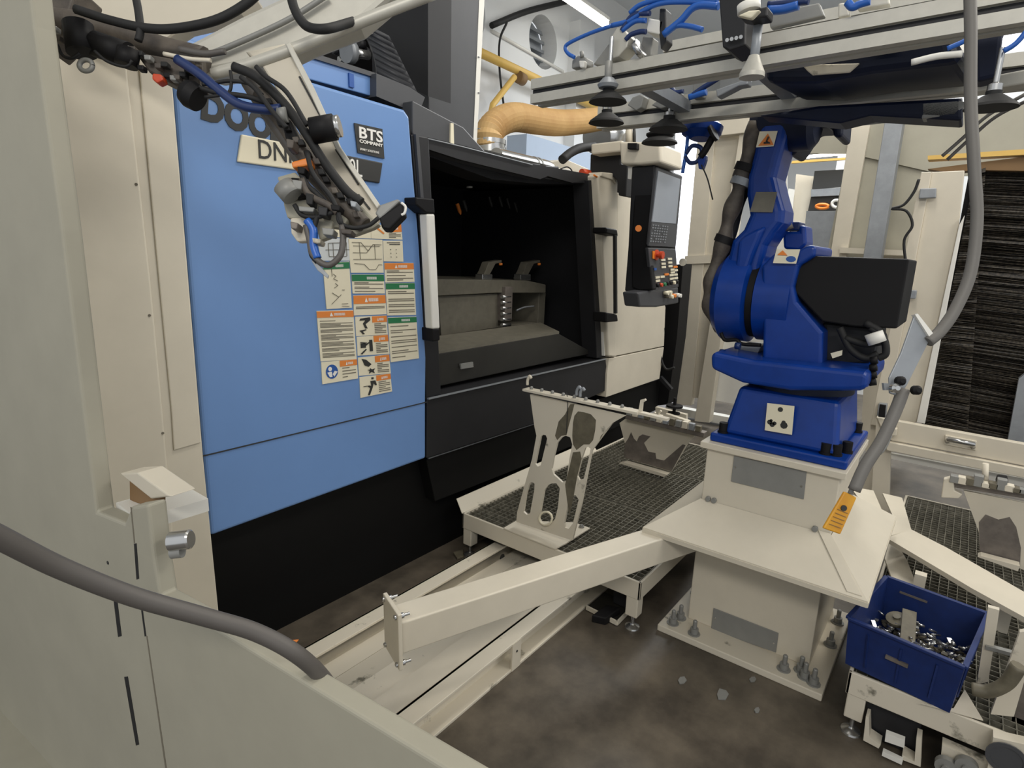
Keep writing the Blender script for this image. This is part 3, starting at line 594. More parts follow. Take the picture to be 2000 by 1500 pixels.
fplate(((1434, 890), (1576, 920), (1570, 975), (1428, 940)), 'cover_plate')
fplate(((1394, 1187), (1521, 1236), (1516, 1274), (1389, 1229)), 'cover_plate')
# anchor bolts
ab0 = None
for x_, y_ in ((2.3, .81), (2.36, .80), (2.29, .71), (2.305, .35), (2.34, .295), (2.295, .24), (2.31, .275), (2.6, .82), (2.78, .82), (2.6, .235), (2.8, .24)):
    if ab0 is None:
        ab0 = MB().rings((0, 0, 0), (0, 0, 1), [(0.026, 0), (0.026, 0.005), (0.017, 0.005), (0.017, 0.028), (0.009, 0.028), (0.009, 0.062), (0.006, .066)], 6 * 2).build('anchor_bolt', dsteel, ped)
        base_loc = ab0.location.copy(); ab0.location = base_loc + V((x_, y_, .03))
    else:
        c = ab0.copy(); COL.objects.link(c); c.location = base_loc + V((x_, y_, .03))

# ================================================================ BLUE ROBOT
rb = thing('industrial_robot', (2.68, 0.52, 0.862), 'blue industrial robot arm bolted on top of the cream pedestal', 'robot')
RX = 2.68
box('mounting_flange', rblue, (2.40, 0.262, 0.862), (2.94, 0.775, 0.898), rb, 0.008)
for x_, y_ in ((2.44, .735), (2.45, .31), (2.52, .285), (2.44, .345), (2.88, .30), (2.9, .74)):
    MB().rings((x_, y_, .896), (0, 0, 1), [(0.022, 0), (0.022, 0.01), (0.018, 0.01), (0.018, 0.045)], 12).build('flange_bolt', black, rb)
bp_ = []
m = MB(); lo = [(2.43, .735), (2.43, .30), (2.91, .30), (2.91, .735)]; hi = [(2.47, .70), (2.47, .325), (2.88, .325), (2.88, .70)]
vs = [V((x, y, .897)) for x, y in lo] + [V((x, y, 1.10)) for x, y in hi]
m.add(vs, [(0, 1, 2, 3), (7, 6, 5, 4), (0, 4, 5, 1), (1, 5, 6, 2), (2, 6, 7, 3), (3, 7, 4, 0)]); m.build('base_body', rblue, rb, 0.02, 3)
MB().rings((RX, .515, 1.098), (0, 0, 1), [(0.2, 0), (0.205, 0.0), (0.205, 0.035)], 36).build('neck_ring', rblued, rb)
lbl = prism('instruction_label', paper, [oX(x, y, 2.425) for x, y in ((1499, 787), (1552, 793), (1547, 849), (1494, 840))], (-0.003, 0, 0), rb)
q = [oX(x, y, 2.422) for x, y in ((1499, 787), (1552, 793), (1547, 849), (1494, 840))]
L_ = MB()
for u, v, s_ in ((.5, .18, .05), (.15, .68, .05), (.25, .76, .05), (.33, .7, .04), (.68, .72, .07), (.2, .62, .03), (.66, .62, .04)):
    c_ = q[0].lerp(q[1], u).lerp(q[3].lerp(q[2], u), v); MB().cyl(c_, c_ + V((-.001, 0, 0)), s_ * .2, n=8).build('pictogram', ink, lbl)
# turntable casting
tt = [oX(x, y, 2.55) for x, y in ((1411, 684), (1420, 681), (1490, 695), (1700, 716), (1708, 722), (1704, 748), (1690, 752), (1560, 752), (1470, 738), (1412, 712))]
prism('turntable', rblue, [p + V((-.15, 0, 0)) for p in tt], (0.5, 0, 0), rb, 0.02, 3)
MB().rings((RX, .515, 1.13), (0, 0, 1), [(0.225, 0), (0.25, 0.01), (0.25, 0.045), (0.22, 0.06)], 36).build('turntable_ring', rblue, rb)
for x_, y_ in ((1410, 688), (1408, 706), (1440, 675)):
    cyl('casting_bolt', dbtube, oX(x_ - 4, y_, 2.5), oX(x_ + 6, y_ + 1, 2.5), 0.014, rb, n=10)
prism('stop_block', galv, [oX(x, y, 2.6) for x, y in ((1447, 672), (1487, 676), (1480, 690), (1440, 684))], (0.12, 0, 0), rb, 0.004)
# bracket side body
prism('shoulder_bracket', rblue, [oX(x, y, 2.52) for x, y in ((1487, 520), (1512, 494), (1556, 490), (1580, 478), (1594, 481), (1592, 500), (1560, 520), (1550, 560), (1556, 590), (1607, 650), (1605, 730), (1596, 745), (1488, 735), (1490, 640))], (0.34, 0, 0), rb, 0.03, 4)
y0_, y1_ = oX(1490, 580, RX).y, oX(1562, 560, RX).y
MB().rings((RX, y0_, 1.45), (0, -1, 0), [(0.12, 0), (0.175, 0.005), (0.175, y0_ - y1_)], 40).build('bracket_hub', rblue, rb)
prism('warning_label', paper, [oX(x, y, 2.505) for x, y in ((1517, 487), (1563, 487), (1555, 515), (1510, 514))], (-0.003, 0, 0), rb)
prism('warning_triangle', amber, [oX(x, y, 2.500) for x, y in ((1529, 489), (1538, 499), (1518, 498))], (-0.002, 0, 0), rb)
prism('pictogram', pblue, [oX(1545 + 10 * math.cos(k * .5), 506 + 6 * math.sin(k * .5), 2.502) for k in range(12)], (-.001, 0, 0), rb)
# lower arm (L arm): outline in YZ, thick in X, bulged hub
ya, yb = oX(1411, 580, RX).y, oX(1478, 580, RX).y
MB().rings((RX, yb, 1.45), (0, 1, 0), [(0.16, 0), (0.19, 0.01), (0.19, ya - yb - .03), (0.16, ya - yb)], 40).build('lower_arm_hub', rblue, rb)
MB().rings((RX, y0_ + .0, 1.45), (0, 1, 0), [(0.165, 0), (0.165, yb - y0_)], 40).build('hub_gap_ring', black, rb)
LA = [(1418, 560), (1420, 505), (1428, 470), (1450, 448), (1462, 420), (1456, 380), (1458, 345), (1470, 300), (1478, 258), (1484, 218), (1546, 214), (1534, 270), (1522, 310), (1513, 345), (1520, 375), (1530, 410), (1528, 435), (1512, 455), (1496, 480), (1486, 520), (1480, 600), (1430, 620)]
prism('lower_arm', rblue, [oX(x, y, 2.57) for x, y in LA], (0.2, 0, 0), rb, 0.03, 4)
prism('arm_rib', rblue, [oX(x, y, 2.545) for x, y in ((1440, 470), (1452, 460), (1474, 448), (1495, 440), (1470, 500), (1450, 560), (1430, 560))], (0.06, 0, 0), rb, 0.02, 3)
prism('arm_label', fixt, [oX(x, y, 2.565) for x, y in ((1477, 375), (1518, 375), (1509, 415), (1465, 414))], (-0.003, 0, 0), rb)
wl = prism('warning_label', paper, [oX(x, y, 2.565) for x, y in ((1484, 257), (1519, 256), (1511, 286), (1477, 288))], (-0.003, 0, 0), rb)
prism('warning_triangle', amber, [oX(x, y, 2.561) for x, y in ((1500, 261), (1511, 283), (1481, 285))], (-0.002, 0, 0), rb)
MB().tube([oX(x, y, 2.557) for x, y in ((1501, 267), (1497, 276), (1504, 279), (1492, 279))], 0.0035, 6, smooth=False).build('pictogram', ink, rb)
# link and second motor at right of the arm
prism('balancer_body', rblue, [oX(x, y, 2.75) for x, y in ((1528, 452), (1560, 452), (1560, 440), (1573, 440), (1575, 478), (1560, 490), (1530, 486))], (0.14, 0, 0), rb, 0.012)
prism('balancer_cap', dbtube, [oX(x, y, 2.76) for x, y in ((1533, 433), (1563, 433), (1562, 450), (1530, 450))], (0.1, 0, 0), rb, 0.006)
tube('grey_hose', ribm, [oX(x, y, 2.72) for x, y in ((1530, 270), (1522, 330), (1522, 380), (1530, 420), (1540, 450))], 0.022, rb, 10)
# elbow and upper arm going forward towards the viewer
el = oX(1560, 235, RX)
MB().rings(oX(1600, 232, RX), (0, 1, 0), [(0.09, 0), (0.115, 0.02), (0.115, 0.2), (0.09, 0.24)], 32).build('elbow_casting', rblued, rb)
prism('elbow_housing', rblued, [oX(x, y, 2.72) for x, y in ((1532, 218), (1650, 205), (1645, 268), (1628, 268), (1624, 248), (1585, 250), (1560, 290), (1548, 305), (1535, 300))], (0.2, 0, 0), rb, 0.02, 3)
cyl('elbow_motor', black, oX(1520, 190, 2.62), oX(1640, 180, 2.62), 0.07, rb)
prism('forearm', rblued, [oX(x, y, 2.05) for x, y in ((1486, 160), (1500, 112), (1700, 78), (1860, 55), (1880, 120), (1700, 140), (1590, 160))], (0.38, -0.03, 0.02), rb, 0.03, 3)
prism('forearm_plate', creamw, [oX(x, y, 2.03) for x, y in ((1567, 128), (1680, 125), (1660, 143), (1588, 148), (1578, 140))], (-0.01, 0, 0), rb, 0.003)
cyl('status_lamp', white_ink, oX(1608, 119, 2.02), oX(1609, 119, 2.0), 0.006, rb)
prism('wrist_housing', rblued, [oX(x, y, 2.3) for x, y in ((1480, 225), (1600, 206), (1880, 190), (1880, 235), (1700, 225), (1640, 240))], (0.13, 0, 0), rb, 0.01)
# black motor cover box and clutter below
prism('motor_cover', black, [oX(x, y, 2.55) for x, y in ((1562, 499), (1776, 506), (1752, 642), (1668, 638), (1606, 628), (1551, 570), (1556, 520))], (0.36, 0, 0), rb, 0.006)
prism('motor_body', blackm, [oX(x, y, 2.62) for x, y in ((1604, 628), (1720, 640), (1712, 700), (1680, 716), (1606, 720))], (0.22, 0, 0), rb, 0.02, 3)
for k, pts in enumerate((((1640, 640), (1660, 680), (1690, 700), (1715, 690)), ((1700, 640), (1725, 660), (1730, 690), (1715, 700)), ((1650, 660), (1690, 672), (1720, 668)), ((1690, 630), (1720, 648), (1728, 668)))):
    tube('motor_cable', rubber, [oX(x, y, 2.55) for x, y in pts], 0.013, rb)
cyl('white_connector', whitem, oX(1706, 650, 2.5), oX(1714, 670, 2.5), 0.03, rb)
prism('cable_tag', paper, [oX(x, y, 2.55) for x, y in ((1622, 690), (1645, 684), (1644, 694), (1626, 700))], (0.01, 0, 0), rb)
for k in range(4): cyl('connector', black, oX(1700 - k, 705 + k * 14, 2.5), oX(1714 - k, 703 + k * 14, 2.5), 0.014, rb, n=10)
MB().tube([oX(x, y, 2.55) for x, y in ((1408, 650), (1416, 664), (1438, 664), (1450, 672), (1486, 674))], 0.008, 8).build('cable_clip', black, rb)
# dress pack
dp = [(1478, 238), (1462, 300), (1448, 345), (1440, 380), (1424, 425), (1414, 470), (1398, 520), (1388, 560), (1386, 590), (1396, 622), (1412, 640)]
tube('dress_hose', ribm, [oX(x, y, 2.6) for x, y in dp], lambda t: 0.031 + 0.006 * math.sin(t * 40), rb, 12)
for x_, y_ in ((1444, 362), (1412, 475), (1452, 335)):
    MB().rings(oX(x_, y_, 2.6), (0.1, -.3, 1), [(0.042, 0), (0.042, 0.03)], 14).build('strap', galv if x_ == 1444 else black, rb)
tube('black_conduit', rubber, [oX(x, y, 2.66) for x, y in ((1486, 225), (1472, 290), (1462, 350), (1442, 400), (1430, 450), (1414, 500), (1406, 560), (1404, 630))], 0.024, rb, 10)

# ================================================================ SUCTION GRIPPER FRAME (upper right)
gf = thing('suction_gripper', (2.0, 0.8, 2.2), 'aluminium beam suction gripper with black cups held high by the robot', 'gripper')
def profile_beam(p0, p1, hgt, dep, nm='aluminium_beam'):
    """T-slot extrusion: two face lips with a dark slot between, between two 3D points (top-left corners)"""
    p0, p1 = V(p0), V(p1); d = p1 - p0; dn = d.normalized(); up = V((0, 0, 1)); up = (up - dn * up.dot(dn)).normalized(); n_ = V((1, 0, 0)); n_ = (n_ - dn * n_.dot(dn) - up * n_.dot(up)).normalized()
    def P(u, v): return p0 + n_ * u + up * (-v)
    s = hgt
    out = [(0, 0), (dep, 0), (dep, s), (dep * .62, s), (dep * .62, s * .9), (dep * .38, s * .9), (dep * .38, s), (0, s), (0, s * .62), (dep * .2, s * .62), (dep * .2, s * .40), (0, s * .40)]
    b = MB().prism([P(u, v) for u, v in out], d).build(nm, alu, gf)
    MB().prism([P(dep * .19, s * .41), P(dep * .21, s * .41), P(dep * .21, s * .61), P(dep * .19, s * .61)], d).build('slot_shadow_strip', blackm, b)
    return b
ex = lambda a, b, t: a.lerp(b, t)
A0, A1 = oX(1037, 155, 1.9), oX(1840, -2, 1.9)
profile_beam(A0, ex(A0, A1, 1.25), 0.083, 0.08)
B0, B1 = oX(1168, 206, 2.45), oX(1885, 115, 2.45)
profile_beam(B0, ex(B0, B1, 1.2), 0.095, 0.08)
C0_, C1 = oX(1296, 82, 2.35), oX(1640, 12, 2.35)
profile_beam(C0_, ex(C0_, C1, 1.5), 0.09, 0.08)
for x_ in (0.30, 0.62, 0.9):
    a = ex(A0, A1, x_) + V((.08, 0, -.03)); b = V((2.46, a.y, a.z)); MB().bar(a, b, 0.05, 0.04).build('cross_member', galv, gf)
def suction_cup(p, r, stem, belows=False):
    c = thing  # local marker
    pr = [(r, 0), (r * .93, r * .12), (r * .62, r * .35), (r * .42, r * .5), (r * .3, r * .55), (r * .3, r * .7)]
    if belows: pr = [(r, 0), (r * .95, r * .1), (r * .66, r * .3), (r * .78, r * .42), (r * .78, r * .5), (r * .5, r * .62), (r * .55, r * .75), (r * .34, r * .85), (r * .3, r * .95)]
    o = MB().rings(p, (0, 0, 1), pr, 28).build('suction_cup', rubber, gf)
    MB().rings(p + V((0, 0, r * .6)), (0, 0, 1), [(r * .28, 0), (r * .28, .02), (r * .12, .025), (r * .12, stem)], 14).build('stem', steel, o)
    return o
suction_cup(oX(1187, 200, 1.86), 0.063, 0.16)
suction_cup(oX(1184, 241, 2.2), 0.070, 0.18)
suction_cup(oX(1305, 254, 2.42), 0.078, 0.14)
suction_cup(oX(1288, 280, 2.7), 0.082, 0.2, True)
suction_cup(oX(1935, 212, 1.9), 0.055, 0.1)
def bracket_block(px, X, dx=0.06, m=galv, name='mount_block', bevel=0.004): return prism(name, m, [oX(x, y, X) for x, y in px], (dx, 0, 0), gf, bevel)
bracket_block([(1190, 78), (1206, 50), (1216, 56), (1230, 72), (1224, 92), (1208, 110), (1188, 118)], 1.88, 0.07, alu)
bracket_block([(1158, 126), (1200, 70), (1212, 88), (1200, 112), (1196, 130)], 1.95, 0.03, dsteel)
bracket_block([(1266, 35), (1296, 40), (1290, 68), (1262, 62)], 1.9, 0.06, whitem)
bracket_block([(1255, 70), (1275, 72), (1272, 108), (1254, 120), (1250, 100)], 1.95, 0.05, dsteel)
bracket_block([(1288, 16), (1300, 16), (1302, 80), (1290, 96), (1286, 60)], 1.9, 0.05, blackm)
bracket_block([(1117, 118), (1128, 108), (1145, 112), (1146, 128), (1116, 134)], 1.9, 0.05, dsteel); bracket_block([(1130, 118), (1142, 118), (1140, 132), (1132, 132)], 1.88, 0.02, whitem)
cyl('fitting', dsteel, oX(1136, 101, 1.9), oX(1137, 112, 1.9), 0.007, gf)
cyl('rod', dsteel, oX(1189, 120, 1.85), oX(1187, 168, 1.85), 0.012, gf)
MB().rings(oX(1187, 172, 1.85), (0, 0, 1), [(0.03, 0), (0.035, 0.01), (0.018, 0.03)], 16).build('collar', galv, gf)
cyl('chrome_ball', steel, oX(1243, 100, 1.9), oX(1252, 92, 1.9), 0.03, gf)
cyl('rod', whitem, oX(1462, 8, 1.55), oX(1463, 24, 1.55), 0.026, gf); bracket_block([(1442, 22), (1500, 12), (1498, 32), (1464, 38), (1444, 34)], 1.55, 0.05, blackm)
bracket_block([(1440, 30), (1462, 20), (1484, 18), (1466, 36)], 1.5, 0.02, paper)
cyl('plunger_rod', galv, oX(1482, 40, 1.6), oX(1471, 135, 1.6), 0.011, gf)
MB().rings(oX(1468, 152, 1.6), (0.0, 0.0, 1), [(0.03, 0), (0.03, 0.01), (0.02, 0.03), (0.012, 0.05)], 16).build('plunger_foot', alu, gf)
bracket_block([(1402, -30), (1458, -30), (1456, 88), (1424, 98), (1411, 92)], 1.75, 0.12, blackm, 'centre_block')
for k in range(4): cyl('bolt', steel, oX(1420 + k * 9, 78 - k * 2, 1.74), oX(1420 + k * 9, 78 - k * 2, 1.73), 0.005, gf, n=8)
bracket_block([(1398, 175), (1462, 152), (1460, 165), (1442, 168), (1400, 190)], 2.3, 0.05, galv, 'gusset')
bracket_block([(1235, 190), (1250, 184), (1258, 188), (1252, 210), (1242, 216), (1225, 205)], 2.4, 0.05, dsteel)
bracket_block([(1272, 205), (1310, 176), (1328, 180), (1318, 205), (1290, 212)], 2.4, 0.05, dsteel)
bracket_block([(1353, 150), (1378, 152), (1372, 190), (1352, 192)], 2.4, 0.04, dsteel)
bracket_block([(1500, 25), (1600, 5), (1610, 30), (1504, 55)], 1.96, 0.03, dsteel)
bracket_block([(1637, 6), (1655, 4), (1660, 30), (1636, 34)], 1.93, 0.03, alu); bracket_block([(1670, 2), (1735, -12), (1738, 8), (1675, 18)], 1.93, 0.03, alu)
bracket_block([(1895, -20), (1990, -20), (1975, 20), (1960, 60), (1950, 150), (1905, 160), (1900, 40)], 2.1, 0.08, rblued, 'wrist_block', 0.01)
bracket_block([(1902, 155), (2080, 120), (2080, 150), (1902, 180)], 2.2, 0.06, alu, 'side_beam')
bracket_block([(1648, 236), (1730, 214), (1880, 190), (1880, 215), (1730, 234), (1660, 242)], 2.6, 0.06, galv, 'side_beam')
bracket_block([(1800, 200), (1870, 195), (1890, 200), (1865, 225), (1800, 232)], 2.3, 0.06, dsteel)
for k, (pts, r_, mm) in enumerate((
    (((1122, 112), (1110, 105), (1104, 94), (1112, 84), (1150, 66), (1195, 50)), .0065, btube),
    (((1195, 50), (1230, 40), (1262, 18), (1300, 5), (1360, 4), (1400, 8)), .008, btube), (((1215, 60), (1240, 42), (1262, 40)), .008, btube),
    (((1230, 26), (1250, 10), (1290, -2), (1330, -6), (1402, 2)), .008, btube), (((1222, 78), (1232, 68), (1250, 62), (1262, 62)), .008, dbtube),
    (((1296, 68), (1330, 40), (1350, 18), (1370, 10), (1404, 12)), .011, btube), (((1300, 60), (1325, 50), (1350, 52), (1372, 58)), .008, btube),
    (((1214, 60), (1236, 30), (1270, 26)), .008, dbtube), (((1500, 20), (1530, 18), (1560, 10)), .013, btube), (((1500, 10), (1540, 5), (1580, 2)), .01, dbtube),
    (((1655, 4), (1665, 14), (1680, 8), (1700, 2)), .01, btube), (((1305, 160), (1312, 172), (1320, 180), (1335, 178)), .008, dbtube),
    (((1422, 140), (1395, 158), (1372, 172), (1352, 186)), .01, dbtube), (((1346, 190), (1365, 184), (1380, 180)), .012, btube),
    (((1850, 95), (1880, 82), (1905, 68)), .006, btube), (((1960, 100), (1985, 84), (2010, 55)), .006, btube),
    (((1780, 122), (1830, 110), (1880, 105)), .008, whitem), (((1900, 182), (1940, 172), (1990, 162), (2060, 160)), .007, cabled),
    (((1950, 185), (1970, 172), (2010, 165), (2060, 168)), .006, cablem), (((1840, 305), (1880, 270), (1930, 225), (2010, 180)), .005, cablem), (((1850, 312), (1890, 275), (1945, 228), (2020, 190)), .005, cabled))):
    X_ = 1.88 if pts[0][1] < 130 else 2.35
    tube('air_tube', mm, [oX(x, y, X_) for x, y in pts], r_, gf, 8)
tag(prism('ceiling_window', daylight, [oX(x, y, 5.0) for x, y in ((1930, 60), (2080, 30), (2080, 80), (1935, 95))], (0.04, 0, 0)), 'bright ceiling light seen behind the gripper at the upper right corner', 'lamp')
tag(prism('ceiling_panel', whitem, [oX(x, y, 4.95) for x, y in ((1858, 70), (1925, 58), (1925, 100), (1856, 108))], (0.04, 0, 0)), 'pale ceiling panel seen just left of the hanging cable at the top', 'panel')
# ================================================================ GRATED PLATFORMS
def platform(x0, x1, y0, y1, zt, label, splash=False):
    pf = thing('grated_platform', ((x0 + x1) / 2, (y0 + y1) / 2, 0), label, 'platform')
    box('rim', creamw, (x0, y0, zt - .085), (x0 + .012, y1, zt), pf, 0.003)
    box('rim', creamw, (x0, y0, zt - .085), (x1, y0 + .012, zt), pf, 0.003)
    box('rim', creamw, (x0, y1 - .012, zt - .085), (x1, y1, zt), pf, 0.003)
    box('rim', creamw, (x1 - .012, y0, zt - .085), (x1, y1, zt), pf, 0.003)
    seg = (x1 - x0) / 3
    for s in range(3):
        g = MB(); a, b = x0 + s * seg + .016, x0 + (s + 1) * seg - .012
        x_ = a
        while x_ <= b: g.box((x_, y0 + .014, zt - .03), (x_ + .003, y1 - .014, zt - .004)); x_ += 0.033
        y_ = y0 + .016
        while y_ < y1 - .014: g.box((a, y_, zt - .026), (b, y_ + .003, zt - .005)); y_ += 0.033
        g.box((a - .002, y0 + .014, zt - .034), (a, y1 - .014, zt - .002)); g.box((b, y0 + .014, zt - .034), (b + .003, y1 - .014, zt - .002))
        stuff(g.build('grating_bars', gratem, pf))
        if s: box('cross_channel', dsteel, (a - .024, y0 + .014, zt - .05), (a - .012, y1 - .014, zt - .012), pf)
    box('drip_tray', inner, (x0 + .02, y0 + .02, zt - .084), (x1 - .02, y1 - .02, zt - .078), pf)
    for lx in (x0 + .03, x1 - .05):
        for ly in (y0 + .035, y1 - .035):
            l_ = box('leg', creamw, (lx - .028, ly - .028, .065), (lx + .028, ly + .028, zt - .08), pf, 0.004)
            MB().rings((lx, ly, 0), (0, 0, 1), [(0.034, 0), (0.032, .006), (0.012, 0.016), (0.008, 0.02), (0.008, .068)], 18).build('levelling_foot', steel, l_)
    return pf
PZ = 0.242
p1 = platform(2.17, 4.25, 0.92, 1.955, PZ, 'cream rimmed steel grating platform left of the robot pedestal, along the machine')
prism('splash_plate', creamw, [(2.17, 1.955, PZ - .005), (2.19, 2.015, PZ + .055), (3.6, 2.015, PZ + .055), (3.6, 1.955, PZ - .005)], (0, 0.004, 0.0), p1)
p2 = platform(2.135, 4.2, -1.1, 0.125, PZ, 'cream rimmed steel grating platform right of the robot pedestal, under the blue crate')
C5 = lambda pts: [(860 + x / 3.571, 700 + y / 3.571) for x, y in pts]
# fixtures -----------------------------------------------------------------------------
fa_ = thing('slotted_fixture', (2.22, 1.4, PZ), 'tall cream slotted fixture plate with worn dark patches at the front of the left platform', 'fixture')
FXA = 2.215
outl = [oX(x, y, FXA) for x, y in C5([(625, 250), (1290, 400), (1200, 450), (1060, 640), (1045, 700), (985, 1010), (920, 1270), (530, 1140), (535, 1075), (600, 840), (640, 700), (670, 540), (655, 470)])]
holes = [[oX(x, y, FXA) for x, y in C5(h)] for h in (
    [(700, 545), (715, 533), (735, 535), (745, 560), (700, 745), (680, 755), (662, 735)],
    [(845, 552), (875, 540), (905, 550), (920, 600), (900, 700), (880, 850), (850, 865), (790, 810), (776, 770), (790, 690), (815, 590)],
    [(750, 885), (775, 872), (810, 872), (833, 905), (820, 1040), (800, 1120), (760, 1165), (710, 1160), (690, 1120), (705, 1030), (725, 920)],
    [(622, 870), (640, 858), (657, 875), (655, 920), (625, 1085), (600, 1090), (580, 1070), (598, 950)],
    [(1010, 625), (1030, 615), (1048, 630), (1030, 720), (1000, 840), (970, 850), (955, 820), (985, 700)],
    [(905, 960), (945, 955), (965, 985), (925, 1150), (895, 1190), (870, 1180), (865, 1150), (890, 1010)])]
plate('slotted_plate', creamw, outl, holes, (0.012, 0, 0), fa_)
worn = mat('oily_soot', (98, 92, 76), 0.55, var=0.25, scale=25)
def stain(px, name='oil_stain', m=worn, X=FXA, par=None):
    prism(name, m, [oX(x, y, X - .0008) for x, y in C5(px)], (0.0008, 0, 0), par or fa_)
stain([(870, 390), (905, 320), (935, 318), (915, 400), (895, 470), (880, 535), (845, 540), (815, 570), (800, 540), (825, 440)])
stain([(935, 400), (960, 370), (1000, 375), (1050, 390), (1085, 430), (1080, 500), (1065, 570), (1040, 600), (1000, 600), (950, 640), (925, 600), (920, 540), (925, 450)])
stain([(925, 655), (975, 650), (985, 700), (955, 820), (930, 960), (900, 1100), (885, 1000), (870, 880), (900, 760)])
stain([(1160, 500), (1200, 455), (1250, 430), (1230, 440), (1195, 460), (1140, 520), (1110, 570), (1120, 540)])
prism('base_plate', creamw, [oZ(x, y, PZ + .004) for x, y in C5([(530, 1138), (440, 1190), (800, 1335), (870, 1300), (1045, 1190), (930, 1150)])], (0, 0, 0.006), fa_)
MB().rings(oZ(860 + 985 / 3.571, 700 + 1178 / 3.571, PZ + .01), (0, 0, 1), [(0.014, 0), (0.014, 0.008), (.008, .008), (.008, .014)], 8).build('base_bolt', dsteel, fa_)
tb0, tb1 = oX(1026, 760, FXA), oX(1250, 806, FXA)
tb = MB().bar(tb0, tb1, 0.05, 0.012, up=(0, 0, 1)).build('top_bar', creamw, fa_, 0.002)
for x_, y_, h_ in ((1030, 752, .045), (1126, 772, .04), (1133, 775, .04)):
    pb = oX(x_, y_, FXA); MB().tube([pb, pb + V((0, 0, h_ * .5)), pb + V((0, -.01, h_)), pb + V((0, -.022, h_ * .8))], 0.007, 8).build('locating_hook', creamw if x_ < 1100 else galv, fa_)
for k in range(9): pb = tb0.lerp(tb1, .06 + .1 * k) + V((0, 0, .006)); MB().rings(pb, (0, 0, 1), [(0.008, 0), (0.008, 0.01), (.004, .014)], 8).build('stud', dsteel, fa_)
prism('bar_end_hook', creamw, [oX(x, y, FXA) for x, y in C5([(1380, 375), (1395, 290), (1425, 283), (1432, 295), (1410, 310), (1402, 385)])], (0.012, 0, 0), fa_)
MB().bar(oX(1250, 806, FXA), oX(1252, 808, FXA) + V((0, -.12, -.0)), 0.03, 0.01).build('bar_extension', creamw, fa_)
tube('tie_wire', ink, [oX(x, y, FXA - .004) for x, y in C5([(880, 240), (888, 290), (885, 400), (880, 520)])], 0.0018, fa_)
ring = [oX(860 + (735 + 45 * math.cos(t)) / 3.571, 700 + (1115 + 45 * math.sin(t)) / 3.571, FXA - .02) for t in [k * .63 for k in range(11)]]
tag(tube('tape_ring', paper, ring, 0.0055, None, 8), 'pale tape ring leaning in the lower slot of the tall slotted fixture', 'tape')
# second fixture
fb_ = thing('worn_fixture', (3.45, 1.4, PZ), 'low cream fixture with peeled grey paint standing deeper on the left platform', 'fixture')
XB = 3.42
q_ = [oX(x, y, XB) for x, y in C5([(1250, 450), (1320, 400), (1790, 520), (1720, 600), (1610, 790), (1280, 690), (1290, 600)])]
prism('fixture_plate', cream, q_, (0.02, 0, 0), fb_)
prism('peeled_patch', rustm, [oX(x, y, XB - .002) for x, y in C5([(1280, 690), (1288, 590), (1310, 560), (1330, 515), (1350, 560), (1370, 580), (1385, 545), (1410, 530), (1465, 545), (1420, 590), (1450, 650), (1500, 660), (1505, 700), (1560, 712), (1620, 660), (1690, 600), (1710, 605), (1612, 788)])], (0.002, 0, 0), fb_)
prism('base_strip', cream, [oX(x, y, XB - .05) for x, y in C5([(1245, 732), (1280, 725), (1582, 812), (1560, 828)])], (0.05, 0, 0), fb_)
ra, rb2 = oX(860 + 1305 / 3.571, 700 + 400 / 3.571, XB - .03), oX(860 + 1850 / 3.571, 700 + 530 / 3.571, XB - .03)
MB().bar(ra, rb2, 0.06, 0.03).build('clamp_rail', rustm, fb_, 0.003)
for k in range(12):
    pb = ra.lerp(rb2, .04 + .08 * k) + V((-.02, 0, .015)); hh_ = random.uniform(.015, .05)
    MB().box(pb + V((-.02, -.02, 0)), pb + V((.01, .012, hh_))).build('clamp_block', (dsteel, creamw, galv, worn)[k % 4], fb_, 0.003)
for k, x_ in enumerate((1430, 1480, 1520)):
    pb = oX(860 + x_ / 3.571, 700 + (440 - k * 12) / 3.571, XB - .05); MB().tube([pb, pb + V((0, 0, .03)), pb + V((0, -.015, .05))], 0.007, 6).build('clamp_hook', creamw, fb_)
for (x0_, y0_, x1_, y1_, X_, mm) in ((1280, 795, 1340, 812, 4.3, cream), (1300, 808, 1345, 820, 4.0, cream)):
    prism('rear_tray', mm, [oX(x0_, y0_, X_), oX(x1_, y0_ + 15, X_), oX(x1_, y1_ + 12, X_), oX(x0_, y1_, X_)], (0.04, 0, 0), fb_)
hk = thing('valve_spindle', (4.6, 2.0, .3), 'small black handwheel spindle standing beside the rear cream tray', 'valve')
MB().rings(oX(1316, 808, 4.1), (0, 0, 1), [(0.045, 0), (0.045, .01), (0.012, .014), (0.012, 0.05), (0.06, .052), (.06, .066), (.012, .07), (.012, .12)], 16).build('spindle', black, hk)
# third fixture, right platform
fc_ = thing('dirty_fixture', (3.3, -.3, PZ), 'grey stained sheet fixture standing on the right hand platform', 'fixture')
XC = 3.3
prism('sheet', cream, [oX(x, y, XC) for x, y in ((1882, 958), (1965, 975), (2080, 998), (2080, 1150), (1992, 1110), (1914, 1090), (1912, 1040))], (0.02, 0, 0), fc_)
prism('worn_patch', rustm, [oX(x, y, XC - .002) for x, y in ((1914, 1088), (1912, 1020), (1925, 1005), (1950, 1015), (1972, 1010), (1985, 1030), (1994, 1070), (1992, 1108))], (0.002, 0, 0), fc_)
prism('base_strip', cream, [oX(x, y, XC - .06) for x, y in ((1910, 1088), (1916, 1086), (1992, 1106), (1988, 1116))], (0.05, 0, 0), fc_)
MB().bar(oX(1850, 940, XC), oX(2080, 975, XC), 0.05, 0.035).build('clamp_rail', rustm, fc_, 0.003)
